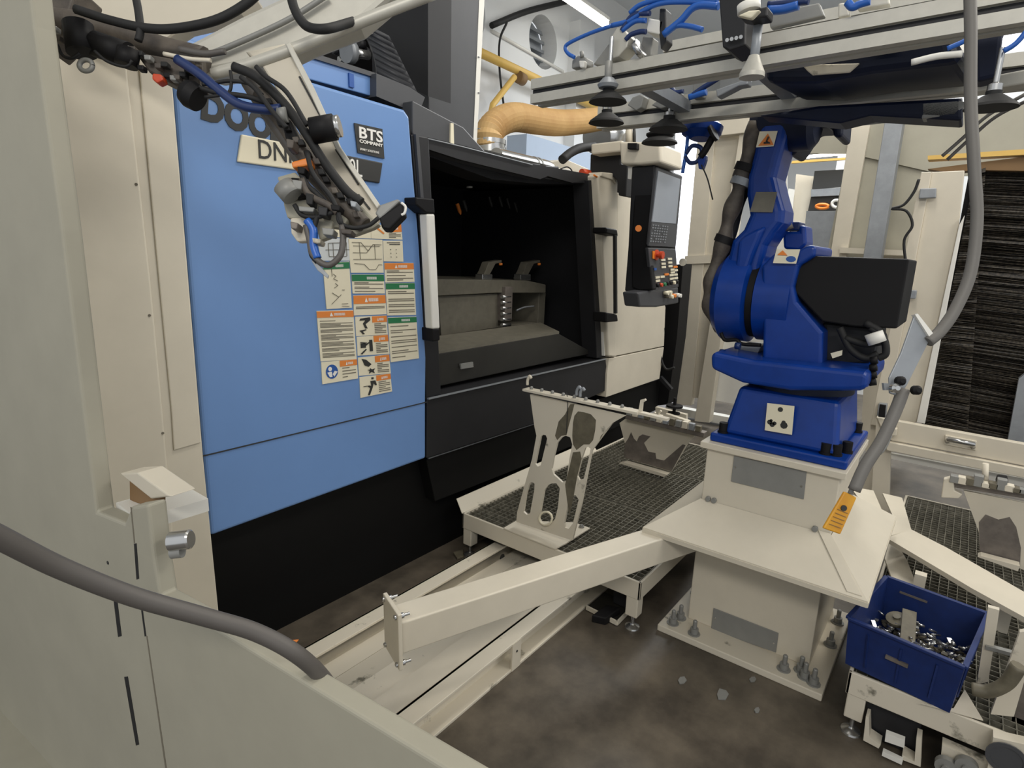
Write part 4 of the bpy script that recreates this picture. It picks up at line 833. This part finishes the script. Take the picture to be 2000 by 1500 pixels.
for k in range(10):
    pb = oX(1862 + k * 15, 940 + k * 2.4, XC - .03); MB().box(pb + V((-.03, -.02, 0)), pb + V((0.01, .015, random.uniform(.02, .06)))).build('clamp_block', (dsteel, creamw, worn)[k % 3], fc_, 0.003)
prism('side_lug', creamw, [oX(x, y, XC - .05) for x, y in ((1843, 936), (1862, 932), (1864, 958), (1880, 966), (1872, 974), (1838, 972))], (0.04, 0, 0), fc_, 0.004)
tube('vertical_pin', creamw, [oX(1925, 905, XC), oX(1924, 950, XC)], 0.012, fc_)
prism('black_cover', black, [oX(x, y, XC - .02) for x, y in ((1948, 932), (1968, 934), (1970, 945), (1944, 943))], (0.05, 0, 0), fc_, 0.005)
# angled cream guard plates beside the pedestal
gd = thing('guard_plate', (2.8, 0.0, .4), 'flat cream guard plates fanning out right of the pedestal over the grating', 'guard')
MB().prism([oZ(x, y, .40) for x, y in ((1724, 963), (1762, 972), (1780, 1035), (1733, 1048), (1745, 1010))], (0, 0, -.01)).build('plate', cream, gd)
MB().prism([oZ(x, y, .41) for x, y in ((1731, 1050), (1780, 1034), (1850, 1070), (2060, 1190), (2060, 1238), (1900, 1150))], (0, 0, -.02)).build('plate', cream, gd)
MB().prism([oZ(x, y, .30) for x, y in ((1736, 1062), (1757, 1070), (1772, 1095), (1790, 1142), (1742, 1130), (1728, 1090))], (0, 0, -.01)).build('plate', cream, gd)
MB().prism([oZ(x, y, .38) for x, y in ((1660, 950), (1706, 958), (1726, 1004), (1690, 990))], (0, 0, -.01)).build('plate', cream, gd)
for p in ((2.75, -.02), (2.8, -.3)): box('support', cream, (p[0], p[1] - .02, PZ - .01), (p[0] + .04, p[1] + .02, .39), gd)
# ================================================================ OUTRIGGER WITH FLANGE
og = thing('square_beam', (1.8, 1.05, .4), 'cream square tube beam with bolted flange reaching left from the pedestal', 'beam')
e0, e1 = V((1.13, 1.30, .395)), V((2.42, .80, .425))
dE = (e1 - e0).normalized(); sE = dE.cross(V((0, 0, 1))).normalized()
MB().bar(e0, e1, 0.105, 0.115).build('square_tube', cream, og, 0.006, 3)
MB().bar(e0 - dE * .014, e0, 0.14, 0.20).build('end_flange', cream, og, 0.003)
upE = sE.cross(dE)
for i in (-1, 1):
    for j in (-1, 1):
        pb = e0 + sE * (i * .055) + upE * (j * .085)
        MB().rings(pb - dE * .014, -dE, [(0.008, 0), (0.008, .006), (.004, .008)], 8).rings(pb, dE, [(0.009, 0), (0.009, 0.01), (0.005, 0.01), (0.005, .03)], 8).build('flange_bolt', steel, og)
prism('tube_support', cream, [(2.36, 1.0, .245), (2.36, .955, .245), (2.36, .955, .38), (2.36, 1.0, .38)], (0.05, 0, 0), og, 0.003)
# ================================================================ FLOOR FRAME (conveyor frame)
ff = thing('floor_frame', (1.9, 1.5, 0), 'long cream steel channel frame lying on the floor under the square beam', 'frame')
X0, X1 = 0.62, 2.75
def chan(y, z0, z1, wd, open_dir, nm):
    m = MB(); m.box((X0, y, z1 - .012), (X1, y + wd, z1)); m.box((X0, y, z0), (X1, y + wd, z0 + .012))
    yy = y + wd - .012 if open_dir < 0 else y
    m.box((X0, yy, z0), (X1, yy + .012, z1)); return m.build(nm, creamw, ff, 0.002)
chan(1.185, 0.0, .125, .075, -1, 'side_channel')
for x_ in (1.62, 2.5): box('joint_plate', cream, (x_, 1.183, 0.002), (x_ + .055, 1.19, .122), ff)
cyl('joint_bolt', ink, (1.648, 1.184, .08), (1.648, 1.181, .08), .005, ff, n=8)
box('top_plate', cream, (X0, 1.26, .113), (X1, 1.36, .125), ff)
box('sloped_plate', creamw, (X0, 1.362, .100), (X1, 1.47, .11), ff)
prism('tray_plate', creamw, [(X0, 1.472, .095), (X1, 1.472, .095), (X1, 1.60, .06), (X0, 1.60, .06)], (0, 0, .01), ff)
prism('tray_plate', creamw, [(X0, 1.602, .06), (X1, 1.602, .06), (X1, 1.70, .05), (X0, 1.70, .05)], (0, 0, .01), ff)
box('cross_tie', cream, (X0, 1.2, .01), (X0 + .05, 1.78, .05), ff); box('cross_tie', cream, (X1 - .05, 1.2, .01), (X1, 1.78, .05), ff)
chan(1.70, 0.0, .12, .075, -1, 'side_channel')
cyl('round_hole', ink, (2.2, 1.698, .065), (2.2, 1.70, .065), .018, ff)
# items under the left platform
dx = thing('door_wedge_tray', (2.15, 1.05, 0), 'open cream edged tray of dark oily parts on the floor under the left platform', 'tray')
tp = [oZ(x, y, .005) for x, y in ((1145, 1190), (1205, 1221), (1240, 1185), (1180, 1160))]
prism('tray_base', inner, tp, (0, 0, .01), dx)
MB().bar(tp[0] + V((0, 0, .01)), tp[1] + V((0, 0, .01)), .008, .02).bar(tp[1] + V((0, 0, .01)), tp[2] + V((0, 0, .01)), .008, .02).build('tray_edge', creamw, dx)
box('oily_block', blackm, (2.28, 1.02, .016), (2.38, 1.10, .09), dx, .008)
b1 = oZ(1155, 1215, .0); tag(prism('black_wedge', black, [b1, b1 + V((.1, -.02, 0)), b1 + V((.1, -.02, .05)), b1 + V((0, 0, .035))], (0.02, -.06, 0), None, .004), 'black block lying on the floor in front of the oily tray', 'block')
sw = thing('foot_pad', (2.16, 1.99, 0), 'small dusty metal foot plate on the floor beside the left platform leg', 'plate')
prism('plate', worn, [oZ(x, y, .002) for x, y in ((885, 1082), (905, 1076), (905, 1090), (893, 1094))], (0, 0, .012), sw, .002)
# ================================================================ BLUE CRATE
cr = thing('parts_crate', (2.3, 0, PZ), 'blue plastic crate of metal offcuts standing on the right platform', 'crate')
cfl, cfr, cbr, cbl = V((2.15, .155, 0)), V((2.10, -.165, 0)), V((2.51, -.225, 0)), V((2.56, .085, 0))
zc0, zc1 = PZ + .006, PZ + .185
cen = (cfl + cfr + cbr + cbl) / 4
def cpt(p, k, z): q = cen + (p - cen) * k; return V((q.x, q.y, z))
cs = [cfl, cfr, cbr, cbl]
names = []
for i in range(4):
    a, b = cs[i], cs[(i + 1) % 4]
    m = MB(); vs = [cpt(a, .93, zc0), cpt(b, .93, zc0), cpt(b, 1, zc1), cpt(a, 1, zc1), cpt(a, .90, zc0), cpt(b, .90, zc0), cpt(b, .965, zc1), cpt(a, .965, zc1)]
    m.add(vs, [(0, 1, 2, 3), (7, 6, 5, 4), (0, 4, 5, 1), (1, 5, 6, 2), (2, 6, 7, 3), (3, 7, 4, 0)]); wl_ = m.build('side_wall', crate_m, cr)
    MB().bar(cpt(a, 1.005, zc1), cpt(b, 1.005, zc1), .016, .01).build('rim_lip', crate_m, wl_, .002)
    for f_ in (.2, .5, .8):
        MB().bar(cpt(a, .945, zc0 + .02).lerp(cpt(b, .945, zc0 + .02), f_), cpt(a, 1.0, zc1 - .03).lerp(cpt(b, 1.0, zc1 - .03), f_), .006, .006).build('rib', crate_m, wl_)
    if i == 0: MB().bar(cpt(a, .985, zc0 + .1).lerp(cpt(b, .985, zc0 + .1), .38), cpt(a, .985, zc0 + .1).lerp(cpt(b, .985, zc0 + .1), .58), .01, .012).build('label_slot', rustm, wl_)
    if i == 2: MB().bar(cpt(a, .95, zc1 - .035).lerp(cpt(b, .95, zc1 - .035), .55), cpt(a, .95, zc1 - .035).lerp(cpt(b, .95, zc1 - .035), .85), .004, .008).build('grip_edge', rustm, wl_)
prism('crate_floor', crate_m, [cpt(p, .92, zc0) for p in cs], (0, 0, .005), cr)
def in_crate(u, v, z): q = cs[0].lerp(cs[1], u).lerp(cs[3].lerp(cs[2], u), v); q = cen + (q - cen) * .86; return V((q.x, q.y, z))
pile = MB()
for k in range(230):
    u, v = random.random(), random.random(); hgt = .06 + .05 * (1 - abs(u - .5)) * (1 - v * .5)
    p = in_crate(u, v, zc0 + random.uniform(.01, hgt)); d = V((random.uniform(-1, 1), random.uniform(-1, 1), random.uniform(-.4, .6))).normalized()
    if k % 3: pile.cyl(p, p + d * random.uniform(.015, .04), random.uniform(.003, .006), n=6)
    else: pile.bar(p, p + d * random.uniform(.015, .03), random.uniform(.008, .018), .004)
tag(stuff(pile.build('metal_offcuts', steel)), 'heap of small bright metal offcuts inside the blue crate', 'offcuts')
fil = MB()
for k in range(160):
    u, v = random.random(), random.random(); p = in_crate(u, v, zc0 + random.uniform(.004, .04)); fil.bar(p, p + V((random.uniform(-.02, .02), random.uniform(-.02, .02), .004)), .02, .008)
tag(stuff(fil.build('dark_offcuts', worn)), 'dark oily metal scraps under the bright offcuts in the blue crate', 'offcuts')
tag(MB().bar(in_crate(.30, .9, zc0 + .11), in_crate(.5, .25, zc0 + .055), .045, .012).build('flat_bar', worn, None, .002), 'dark flat bar leaning across the crate from back to front', 'bar')
tag(MB().bar(in_crate(.55, .1, zc0 + .06), in_crate(1.0, .12, zc0 + .075), .035, .012).build('white_bar', whitem, None, .002), 'white drilled bar lying at the front right inside the blue crate', 'bar')
tag(MB().rings(in_crate(.22, .78, zc0 + .07), (-.3, .2, 1), [(0.03, 0), (0.036, .01), (0.036, .02), (.012, .024), (.012, .03)], 18).build('round_part', worn), 'dark round machined part at the back left inside the blue crate', 'part')
# cream shelf corner and near bars at right
sp = thing('cream_base_sheet', (2.2, -.15, PZ), 'cream sheet corner showing under the right front of the blue crate', 'sheet')
prism('sheet', cream, [oZ(x, y, PZ + .003) for x, y in ((1862, 1385), (1884, 1348), (1920, 1408), (1800, 1375))], (0, 0, .003), sp)
nb = thing('near_fixture_frame', (2.35, -.3, PZ), 'upright cream bars of a fixture right of the blue crate', 'fixture')
prism('upright_bar', creamw, [oX(x, y, 2.3) for x, y in ((1930, 1186), (1952, 1192), (1930, 1332), (1908, 1336))], (0.02, 0, 0), nb)
prism('upright_bar', creamw, [oX(x, y, 2.18) for x, y in ((1992, 1235), (2030, 1230), (1980, 1400), (1935, 1395))], (0.02, 0, 0), nb)
MB().tube([oX(x, y, 2.1) for x, y in ((1898, 1345), (1930, 1350), (1965, 1335), (1990, 1300))], .02, 8).build('bent_arm', worn, nb)
MB().bar(oX(1925, 1262, 2.3), oX(2010, 1285, 2.3), .02, .012).build('cross_link', dsteel, nb)
prism('flange_sheet', rustm, [oX(x, y, 2.25) for x, y in ((1985, 1300), (2060, 1290), (2060, 1480), (1975, 1420))], (0.02, 0, 0), nb)
# drawers / boxes below the right platform
lb_ = thing('under_platform_boxes', (2.2, 0, 0), 'dark box with cream U shaped frame on the floor under the right platform', 'box')
XL = 2.12
def lpoly(nm, m, px, par, dx=.05, off=0): return prism(nm, m, [oX(x, y, XL + off) for x, y in px], (dx, 0, 0), par)
lpoly('dark_body', blackm, [(1697, 1345), (1805, 1385), (1790, 1480), (1690, 1430)], lb_, .3, .06)
lpoly('frame', creamw, [(1691, 1400), (1697, 1402), (1698, 1440), (1720, 1455), (1716, 1462), (1686, 1446)], lb_)
lpoly('frame', creamw, [(1762, 1474), (1786, 1488), (1790, 1440), (1800, 1444), (1798, 1498), (1762, 1484)], lb_)
lpoly('white_plate', whitem, [(1730, 1432), (1767, 1446), (1766, 1461), (1728, 1448)], lb_, .02, -.02)
lpoly('white_plate', whitem, [(1724, 1468), (1763, 1487), (1761, 1494), (1722, 1476)], lb_, .02, -.02)
lc_ = thing('cream_roller_box', (2.15, -.25, 0), 'cream framed box with a round dark port at the lower right corner', 'box')
lpoly('side_plate', creamw, [(1840, 1454), (1930, 1494), (2040, 1540), (1836, 1500)], lc_, .04)
lpoly('front_frame', cream, [(1940, 1440), (2060, 1468), (2060, 1560), (1925, 1520)], lc_, .04, -.04)
MB().rings(oX(1966, 1482, XL - .045), (-1, 0, 0), [(.05, 0), (.05, .004), (.038, .004), (.038, .001)], 24).build('round_port', charc, lc_)
for x_ in (1848, 1888): MB().rings(oX(x_, 1492, XL - .01), (-1, 0, 0), [(.03, 0), (.03, .02), (.012, .02), (.012, .03)], 18).build('roller', dsteel, lc_)
# ================================================================ FOREGROUND: grey partition, cream post panel
PN = V((1, .097, 0)).normalized(); PP = (0.504, 0, 0)
def gp_(x, y): return oP(x, y, PP, PN)
pt = thing('grey_partition', (0.42, 1.0, 0), 'large grey green sheet partition filling the left and lower left foreground', 'partition')
top = [(-330, -60), (52, -60), (65, 50), (120, 450), (178, 925), (188, 1000), (243, 1022), (255, 990), (288, 985), (300, 1090), (312, 1165), (440, 1238), (866, 1498)]
poly = [gp_(*p) for p in top]; last = poly[-1]; ex_ = last + (last - poly[-2]).normalized() * .15
poly += [ex_, V((ex_.x, ex_.y, 0.0)), V((poly[0].x, poly[0].y, 0.0))]
prism('sheet', greycream, poly, PN * 0.035, pt, 0.006, 3)
def slot(px, m=ink, t=.002, nm='slot'): prism(nm, m, [gp_(x, y) - PN * .0006 for x, y in px], PN * .0006, pt)
slot(((222, 1170), (229, 1169), (238, 1242), (231, 1244)), rubber); slot(((243, 1322), (250, 1321), (272, 1454), (266, 1456)), rubber)
slot(((262, 1062), (267, 1061), (272, 1130), (267, 1132)), rubber); slot(((276, 1190), (279, 1190), (286, 1242), (283, 1243)), rubber)
slot(((286, 1242), (288, 1242), (326, 1500), (323, 1500)), inkg, nm='panel_joint'); slot(((255, 990), (257, 990), (264, 1060), (262, 1061)), inkg, nm='panel_joint')
cyl('screw_hole', ink, gp_(211, 1099) - PN * .001, gp_(211, 1099), .004, pt, n=12)
bf = [gp_(x, y) for x, y in ((-150, 1300), (170, 1300))]
MB().prism([V((p.x - .16, p.y, 0)) for p in bf] + [V((p.x, p.y, 0)) for p in bf[::-1]], (0, 0, .16)).build('floor_foot', greycream, pt)
box('notch_ledge', whitem, gp_(188, 1000) + V((.036, 0, -.02)), gp_(243, 1022) + V((.16, 0, .0)), pt)
prism('latch_back', brown, [gp_(190, 938) + PN * .06, gp_(250, 985) + PN * .06, gp_(250, 1018) + PN * .06, gp_(192, 996) + PN * .06], PN * .01, pt)
prism('latch_housing', cream, [gp_(190, 936) + PN * .04, gp_(252, 988) + PN * .04, gp_(290, 984) + PN * .04, gp_(225, 935) + PN * .04], PN * .05, pt, .003)
k0 = gp_(312, 1066) + PN * .02
MB().rings(k0, (0.5, -.6, .12), [(.018, 0), (.018, .035), (.015, .038)], 24).build('latch_knob', steel, pt)
MB().rings(k0 + V((0, 0, -.022)), (0.5, -.6, .12), [(.012, 0), (.012, .02)], 16).build('latch_pin', dsteel, pt)
prism('edge_label', amber, [gp_(527, 1268) + PN * .02 + V((0, 0, .002)), gp_(552, 1272) + PN * .03 + V((0, 0, .002)), gp_(546, 1284) + PN * .02 + V((0, 0, .002)), gp_(530, 1280) + PN * .01 + V((0, 0, .002))], (0, 0, .001), pt)
pp = thing('cream_post_panel', (0.6, 1.85, 0), 'tall cream folded sheet panel between the grey partition and the blue door', 'panel')
cr0 = [oY(322, -60, 1.85), oY(337, 160, 1.85), oY(397, 889, 1.85), oY(427, 1190, 1.85)]
prism('sheet', cream, cr0 + [V((.85, 1.85, 0)), V((.40, 1.85, 0)), V((.40, 1.85, cr0[0].z))], (0, .095, 0), pp, .004)
prism('fold', cream, [oY(x, y, 1.838) for x, y in ((40, -60), (238, -60), (246, 110), (296, 560), (318, 800), (338, 1030), (342, 1190), (170, 1190))], (0, .012, 0), pp, .006, 3)
prism('fold', cream, [oY(x, y, 1.844) for x, y in ((262, -60), (270, 110), (312, 560), (335, 800), (340, 880), (393, 865), (337, 170), (322, -60))], (0, .006, 0), pp, .003)
for x_, y_ in ((266, 360), (292, 616), (318, 846)): cyl('rivet', inkg, oY(x_, y_, 1.836), oY(x_, y_, 1.84), .004, pp, n=8)
# ================================================================ FOREGROUND: hanging gripper head (upper left)
FW = R @ V((0, 0, -1))
hg = thing('loader_gripper', (0.75, 1.1, 1.9), 'out of focus loader gripper head with cables hanging before the blue door', 'gripper')
def dpl(nm, m, px, d=1.2, t=.05, bevel=.004, par=None): return prism(nm, m, [oD(x, y, d) for x, y in px], FW * t, par or hg, bevel, 2)
def dtb(nm, m, px, r, d=1.15, par=None): return tube(nm, m, [oD(x, y, d + (q[0] if q else 0)) for x, y, *q in px], r, par or hg, 10)
dpl('aluminium_profile', alu, [(355, 90), (470, 30), (620, -40), (800, -40), (700, 44), (600, 82), (530, 116), (412, 140), (340, 122)], 1.25, .07, .012)
dtb('guide_rail', alu, [(850, -14), (715, 38), (600, 86), (500, 122), (416, 146)], .012, 1.2)
dtb('profile_groove', dsteel, [(640, -10), (560, 40), (450, 90), (380, 116)], .006, 1.235)
dpl('rear_arm', cream, [(75, -20), (120, -30), (400, -30), (500, -10), (470, 25), (360, 50), (300, 90), (150, 80)], 1.42, .05, .006)
dpl('bracket_plate', cream, [(478, 100), (556, 84), (600, 165), (655, 280), (700, 350), (748, 410), (728, 442), (690, 452), (655, 400), (600, 290), (550, 190), (512, 130)], 1.2, .03, .004)
for a_, b_ in (((566, 100), (582, 130)), ((585, 150), (632, 238)), ((656, 292), (700, 360)), ((700, 380), (722, 408))): MB().bar(oD(*a_, 1.197), oD(*b_, 1.197), .004, .004, up=-FW).build('slot', ink, hg)
dpl('outer_edge_rail', alu, [(556, 84), (566, 82), (612, 170), (664, 285), (742, 400), (736, 408), (655, 290), (600, 172)], 1.18, .012, .002)
dpl('lower_bracket', greycream, [(636, 352), (660, 340), (705, 400), (742, 438), (728, 446), (690, 460), (668, 452), (690, 420)], 1.16, .02)
dtb('hose_sleeve', ribm, [(508, 180), (550, 235), (592, 300), (632, 350), (680, 410), (712, 440)], .016, 1.15)
dtb('black_hose', rubber, [(456, 130), (500, 150), (548, 195), (592, 252), (632, 315), (676, 372), (706, 395)], .009, 1.13)
dtb('brown_hose', cabled, [(490, 160), (525, 215), (560, 265), (600, 322), (640, 366), (700, 426)], .02, 1.17)
cyl('sensor_body', black, oD(610, 256, 1.12), oD(654, 248, 1.12), .024, hg); cyl('sensor_collar', steel, oD(652, 248, 1.12), oD(664, 246, 1.12), .02, hg)
cyl('sensor_nut', dsteel, oD(545, 226, 1.12), oD(560, 224, 1.12), .014, hg); dpl('clamp_block', black, [(548, 232), (566, 232), (584, 270), (580, 300), (562, 292)], 1.13, .03)
dpl('orange_strap', amber, [(568, 316), (604, 306), (608, 322), (571, 328)], 1.11, .03, .003)
dpl('valve_block', greycream, [(540, 345), (575, 335), (592, 352), (590, 385), (552, 390), (546, 360)], 1.12, .04); dpl('valve_coil', black, [(566, 345), (592, 348), (600, 380), (578, 388), (562, 370)], 1.115, .04)
cyl('regulator', dsteel, oD(553, 362, 1.1), oD(572, 384, 1.1), .02, hg)
dpl('mount_plate', greycream, [(552, 394), (600, 388), (640, 400), (680, 428), (668, 446), (620, 440), (560, 425)], 1.13, .02)
dpl('mount_plate', creamw, [(566, 425), (600, 424), (612, 470), (580, 472), (568, 455)], 1.12, .02); dpl('mount_plate', greycream, [(612, 426), (650, 430), (646, 462), (624, 470)], 1.12, .02)
for pts, r_, mm in ((((600, 430), (612, 450), (612, 480), (620, 505)), .008, btube), (((598, 440), (605, 470), (612, 500), (640, 518), (664, 500), (670, 470), (668, 440)), .006, cabled),
    (((620, 420), (610, 460), (608, 495), (620, 512)), .005, rubber), (((660, 415), (664, 435), (690, 445), (720, 440), (740, 425)), .004, rubber), (((590, 350), (604, 380), (640, 400), (660, 415)), .007, ribm),
    (((585, 335), (600, 360), (620, 380), (650, 410)), .005, rubber)):
    dtb('cable', mm, pts, r_, 1.1)
dpl('metal_tag', galv, [(607, 508), (618, 512), (642, 538), (640, 544), (620, 528)], 1.1, .004, .001)
dpl('camera_box', black, [(740, 425), (786, 394), (790, 418), (760, 448), (746, 446)], 1.12, .03, .003); dpl('camera_lid', dsteel, [(732, 416), (742, 400), (776, 388), (782, 392), (742, 428)], 1.12, .028, .003)
dtb('camera_loop', whitem, [(784, 396), (792, 404), (790, 416), (784, 420)], .0025, 1.12)
for x_, y_, w2, h2, mm in ((556, 372, 12, 8, blackm), (580, 360, 10, 10, dsteel), (598, 408, 16, 6, dsteel), (630, 412, 10, 10, blackm), (640, 452, 12, 8, dsteel), (574, 440, 8, 8, rustm), (655, 405, 10, 7, black), (690, 398, 7, 7, galv), (676, 452, 12, 6, ribm), (604, 388, 8, 12, rubber), (618, 470, 9, 6, creamw), (588, 332, 8, 8, black), (566, 280, 8, 10, ribm)):
    dpl('valve_fitting', mm, [(x_ - w2, y_ - h2), (x_ + w2, y_ - h2 + 3), (x_ + w2 - 3, y_ + h2), (x_ - w2 + 2, y_ + h2 - 2)], 1.09, .03, .002)
cyl('plate_bolt', galv, oD(686, 394, 1.15), oD(686, 394, 1.14), .012, hg, n=12)
for px_ in (((600, 300), (612, 340), (650, 390), (668, 440)), ((575, 400), (590, 420), (618, 424), (650, 415)), ((500, 130), (520, 150), (560, 180), (600, 245)), ((470, 150), (500, 175), (530, 215), (560, 250))):
    dtb('cable', rubber, px_, .0045, 1.1)
# bundle at the far upper left
dpl('dark_head', ribm, [(68, -30), (150, -30), (128, 45), (80, 90), (70, 60)], 1.22, .08)
dtb('cable_bundle', ribm, [(80, 40), (150, 48), (240, 68), (320, 98), (400, 118)], .026, 1.2)
dtb('black_hose', rubber, [(148, 18), (210, 38), (280, 54), (340, 56), (420, 40), (480, 8), (520, -30)], .0085, 1.12)
dtb('black_hose', rubber, [(262, -20), (270, 20), (274, 60), (270, 80)], .007, 1.12); dtb('black_hose', rubber, [(566, -20), (574, 14), (588, 40), (606, 54), (640, 56), (690, 42, .08)], .009, 1.12)
cyl('valve_body', black, oD(152, 48, 1.14), oD(160, 104, 1.14), .026, hg); cyl('valve_body', black, oD(186, 86, 1.15), oD(250, 108, 1.15), .024, hg)
MB().tube([oD(168 + 13 * math.cos(t), 128 + 11 * math.sin(t), 1.13) for t in [k * .63 for k in range(11)]], .0045, 8).build('eye_ring', dsteel, hg)
dtb('cable', rubber, [(112, 88), (122, 108), (140, 114), (156, 104)], .003, 1.13); dtb('cable', rubber, [(185, 100), (210, 120), (245, 130), (258, 118)], .003, 1.13)
cyl('valve_cap', black, oD(252, 98, 1.14), oD(246, 128, 1.14), .02, hg)
dpl('connector_row', ribm, [(262, 100), (330, 112), (390, 140), (392, 172), (340, 165), (290, 140)], 1.16, .04)
dpl('orange_connector', redm, [(297, 142), (314, 144), (318, 156), (306, 162), (296, 154)], 1.13, .02, .003)
MB().rings(oD(362, 178, 1.13), R @ V((.8, -.5, 0)), [(.022, 0), (.026, .012), (.024, .03)], 20).build('round_connector', black, hg)
for pts, r_, mm in ((((345, 115), (390, 145), (430, 178), (470, 205), (520, 214), (548, 212)), .009, dbtube), (((395, 165), (420, 162), (450, 158), (490, 165), (512, 185)), .0035, rubber), (((390, 172), (430, 182), (480, 188), (520, 200)), .005, rubber),
    (((450, 138), (452, 160), (444, 182), (400, 190)), .003, rubber), (((320, 105), (370, 115), (412, 118)), .004, cream), (((350, 96), (400, 105), (440, 100)), .006, cabled)):
    dtb('cable', mm, pts, r_, 1.12)
dpl('support_lug', ribm, [(378, 112), (394, 112), (396, 160), (382, 150)], 1.14, .02)
for k in range(26):                       # small fittings along the cable bundle
    t = k / 25; x_ = 85 + 300 * t + random.uniform(-8, 8); y_ = 55 + 95 * t + random.uniform(-16, 16)
    dpl('small_fitting', (black, dsteel, ribm, rubber)[k % 4], [(x_ - 7, y_ - 5), (x_ + 7, y_ - 4), (x_ + 6, y_ + 6), (x_ - 6, y_ + 5)], 1.14, .015, .002)
for k in range(14):
    t = k / 13; x_ = 520 + 170 * t + random.uniform(-7, 7); y_ = 200 + 215 * t + random.uniform(-7, 7)
    dpl('small_fitting', (black, ribm, rubber)[k % 3], [(x_ - 9, y_ - 5), (x_ + 3, y_ - 6), (x_ + 8, y_ + 6), (x_ - 5, y_ + 7)], 1.12, .012, .002)
# ================================================================ FOREGROUND CABLES
tag(tube('thick_grey_cable', cabled, [oD(-80, 1010, .62), oD(0, 1050, .66), oD(120, 1110, .72), oD(260, 1165, .78), oD(400, 1205, .83), oD(500, 1235, .86), oD(580, 1278, .88), oD(635, 1330, .93), oD(662, 1385, .96), oD(672, 1450, 1.0), oD(676, 1560, 1.05)], .0125, None, 16, step=8), 'thick dark grey cable draped across the grey partition in the foreground', 'cable')
hc = thing('hanging_cable', (1.0, 0.05, 1.7), 'grey cable hanging at the right with a metal strap on its lower end', 'cable')
tube('cable', cablem, [oD(x, y, d) for x, y, d in ((1893, -60, 1.0), (1896, 60, 1.0), (1896, 200, 1.0), (1903, 330, 1.0), (1908, 430, 1.0), (1896, 530, 1.0), (1868, 600, 1.0), (1838, 645, 1.0), (1812, 668, 1.0))], .0095, hc, 12)
tube('cable', cablem, [oD(x, y, d) for x, y, d in ((1765, 760, 1.0), (1750, 800, 1.0), (1722, 860, 1.0), (1690, 910, 1.0), (1668, 958, 1.0))], .010, hc, 12)
tube('wire', dsteel, [oD(x, y, 1.01) for x, y in ((1738, 850), (1722, 880), (1690, 905), (1672, 935), (1660, 965))], .004, hc)
prism('strap_plate', galv, [oD(x, y, 1.0) for x, y in ((1787, 614), (1792, 612), (1820, 652), (1816, 664), (1772, 752), (1757, 775), (1738, 768), (1737, 738), (1760, 690))], FW * .004, hc, .001)
prism('strap_fold', whitem, [oD(x, y, .995) for x, y in ((1787, 614), (1793, 613), (1822, 650), (1818, 662))], FW * .01, hc)
for x_, y_, m_ in ((1755, 744, black), (1745, 758, steel), (1786, 762, black)): MB().rings(oD(x_, y_, .99), -FW, [(.008, 0), (.008, .008), (.004, .012)], 12).build('strap_bolt', m_, hc)
prism('clip', galv, [oD(x, y, 1.0) for x, y in ((1726, 748), (1745, 750), (1742, 762), (1728, 762))], FW * .006, hc)
yt = thing('yellow_tag', (1.1, .1, 1.2), 'small yellow tag hanging from the end of the grey cable before the pedestal', 'tag')
tgp = [oD(x, y, 1.0) for x, y in ((1650, 960), (1674, 972), (1642, 1044), (1608, 1032))]
prism('tag_plate', yel, tgp, FW * .006, yt, .002)
MB().rings(tgp[0].lerp(tgp[2], .38) - FW * .001, -FW, [(.005, 0), (.005, .002)], 12).build('hole', ink, yt)
tx = tgp[1].lerp(tgp[2], .55); L_ = MB()
for k in range(5):
    a_ = tgp[0].lerp(tgp[3], .45 + k * .1); b_ = tgp[1].lerp(tgp[2], .45 + k * .1); L_.bar(a_.lerp(b_, .15) - FW * .0008, a_.lerp(b_, .85) - FW * .0008, .001, .0022, up=-FW)
L_.build('print_lines', brown, yt)
# small litter on the floor
for x_, y_, s_, lb in ((1410, 1357, 16, 'crumpled scrap of film on the floor in front of the pedestal'), (1332, 1330, 11, 'small scrap of film on the floor left of the crumpled one'), (1470, 1328, 8, 'pale round chip on the floor near the pedestal base plate'), (1478, 1388, 8, 'lowest pale chip on the floor right of the crumpled film')):
    pl = [oZ(x_ + s_ * math.cos(t * 1.05) * random.uniform(.6, 1), y_ + s_ * .8 * math.sin(t * 1.05) * random.uniform(.6, 1), .001) for t in range(6)]
    tag(prism('floor_scrap', dsteel, pl, (0, 0, .004)), lb, 'scrap', 'pale scraps on the floor')
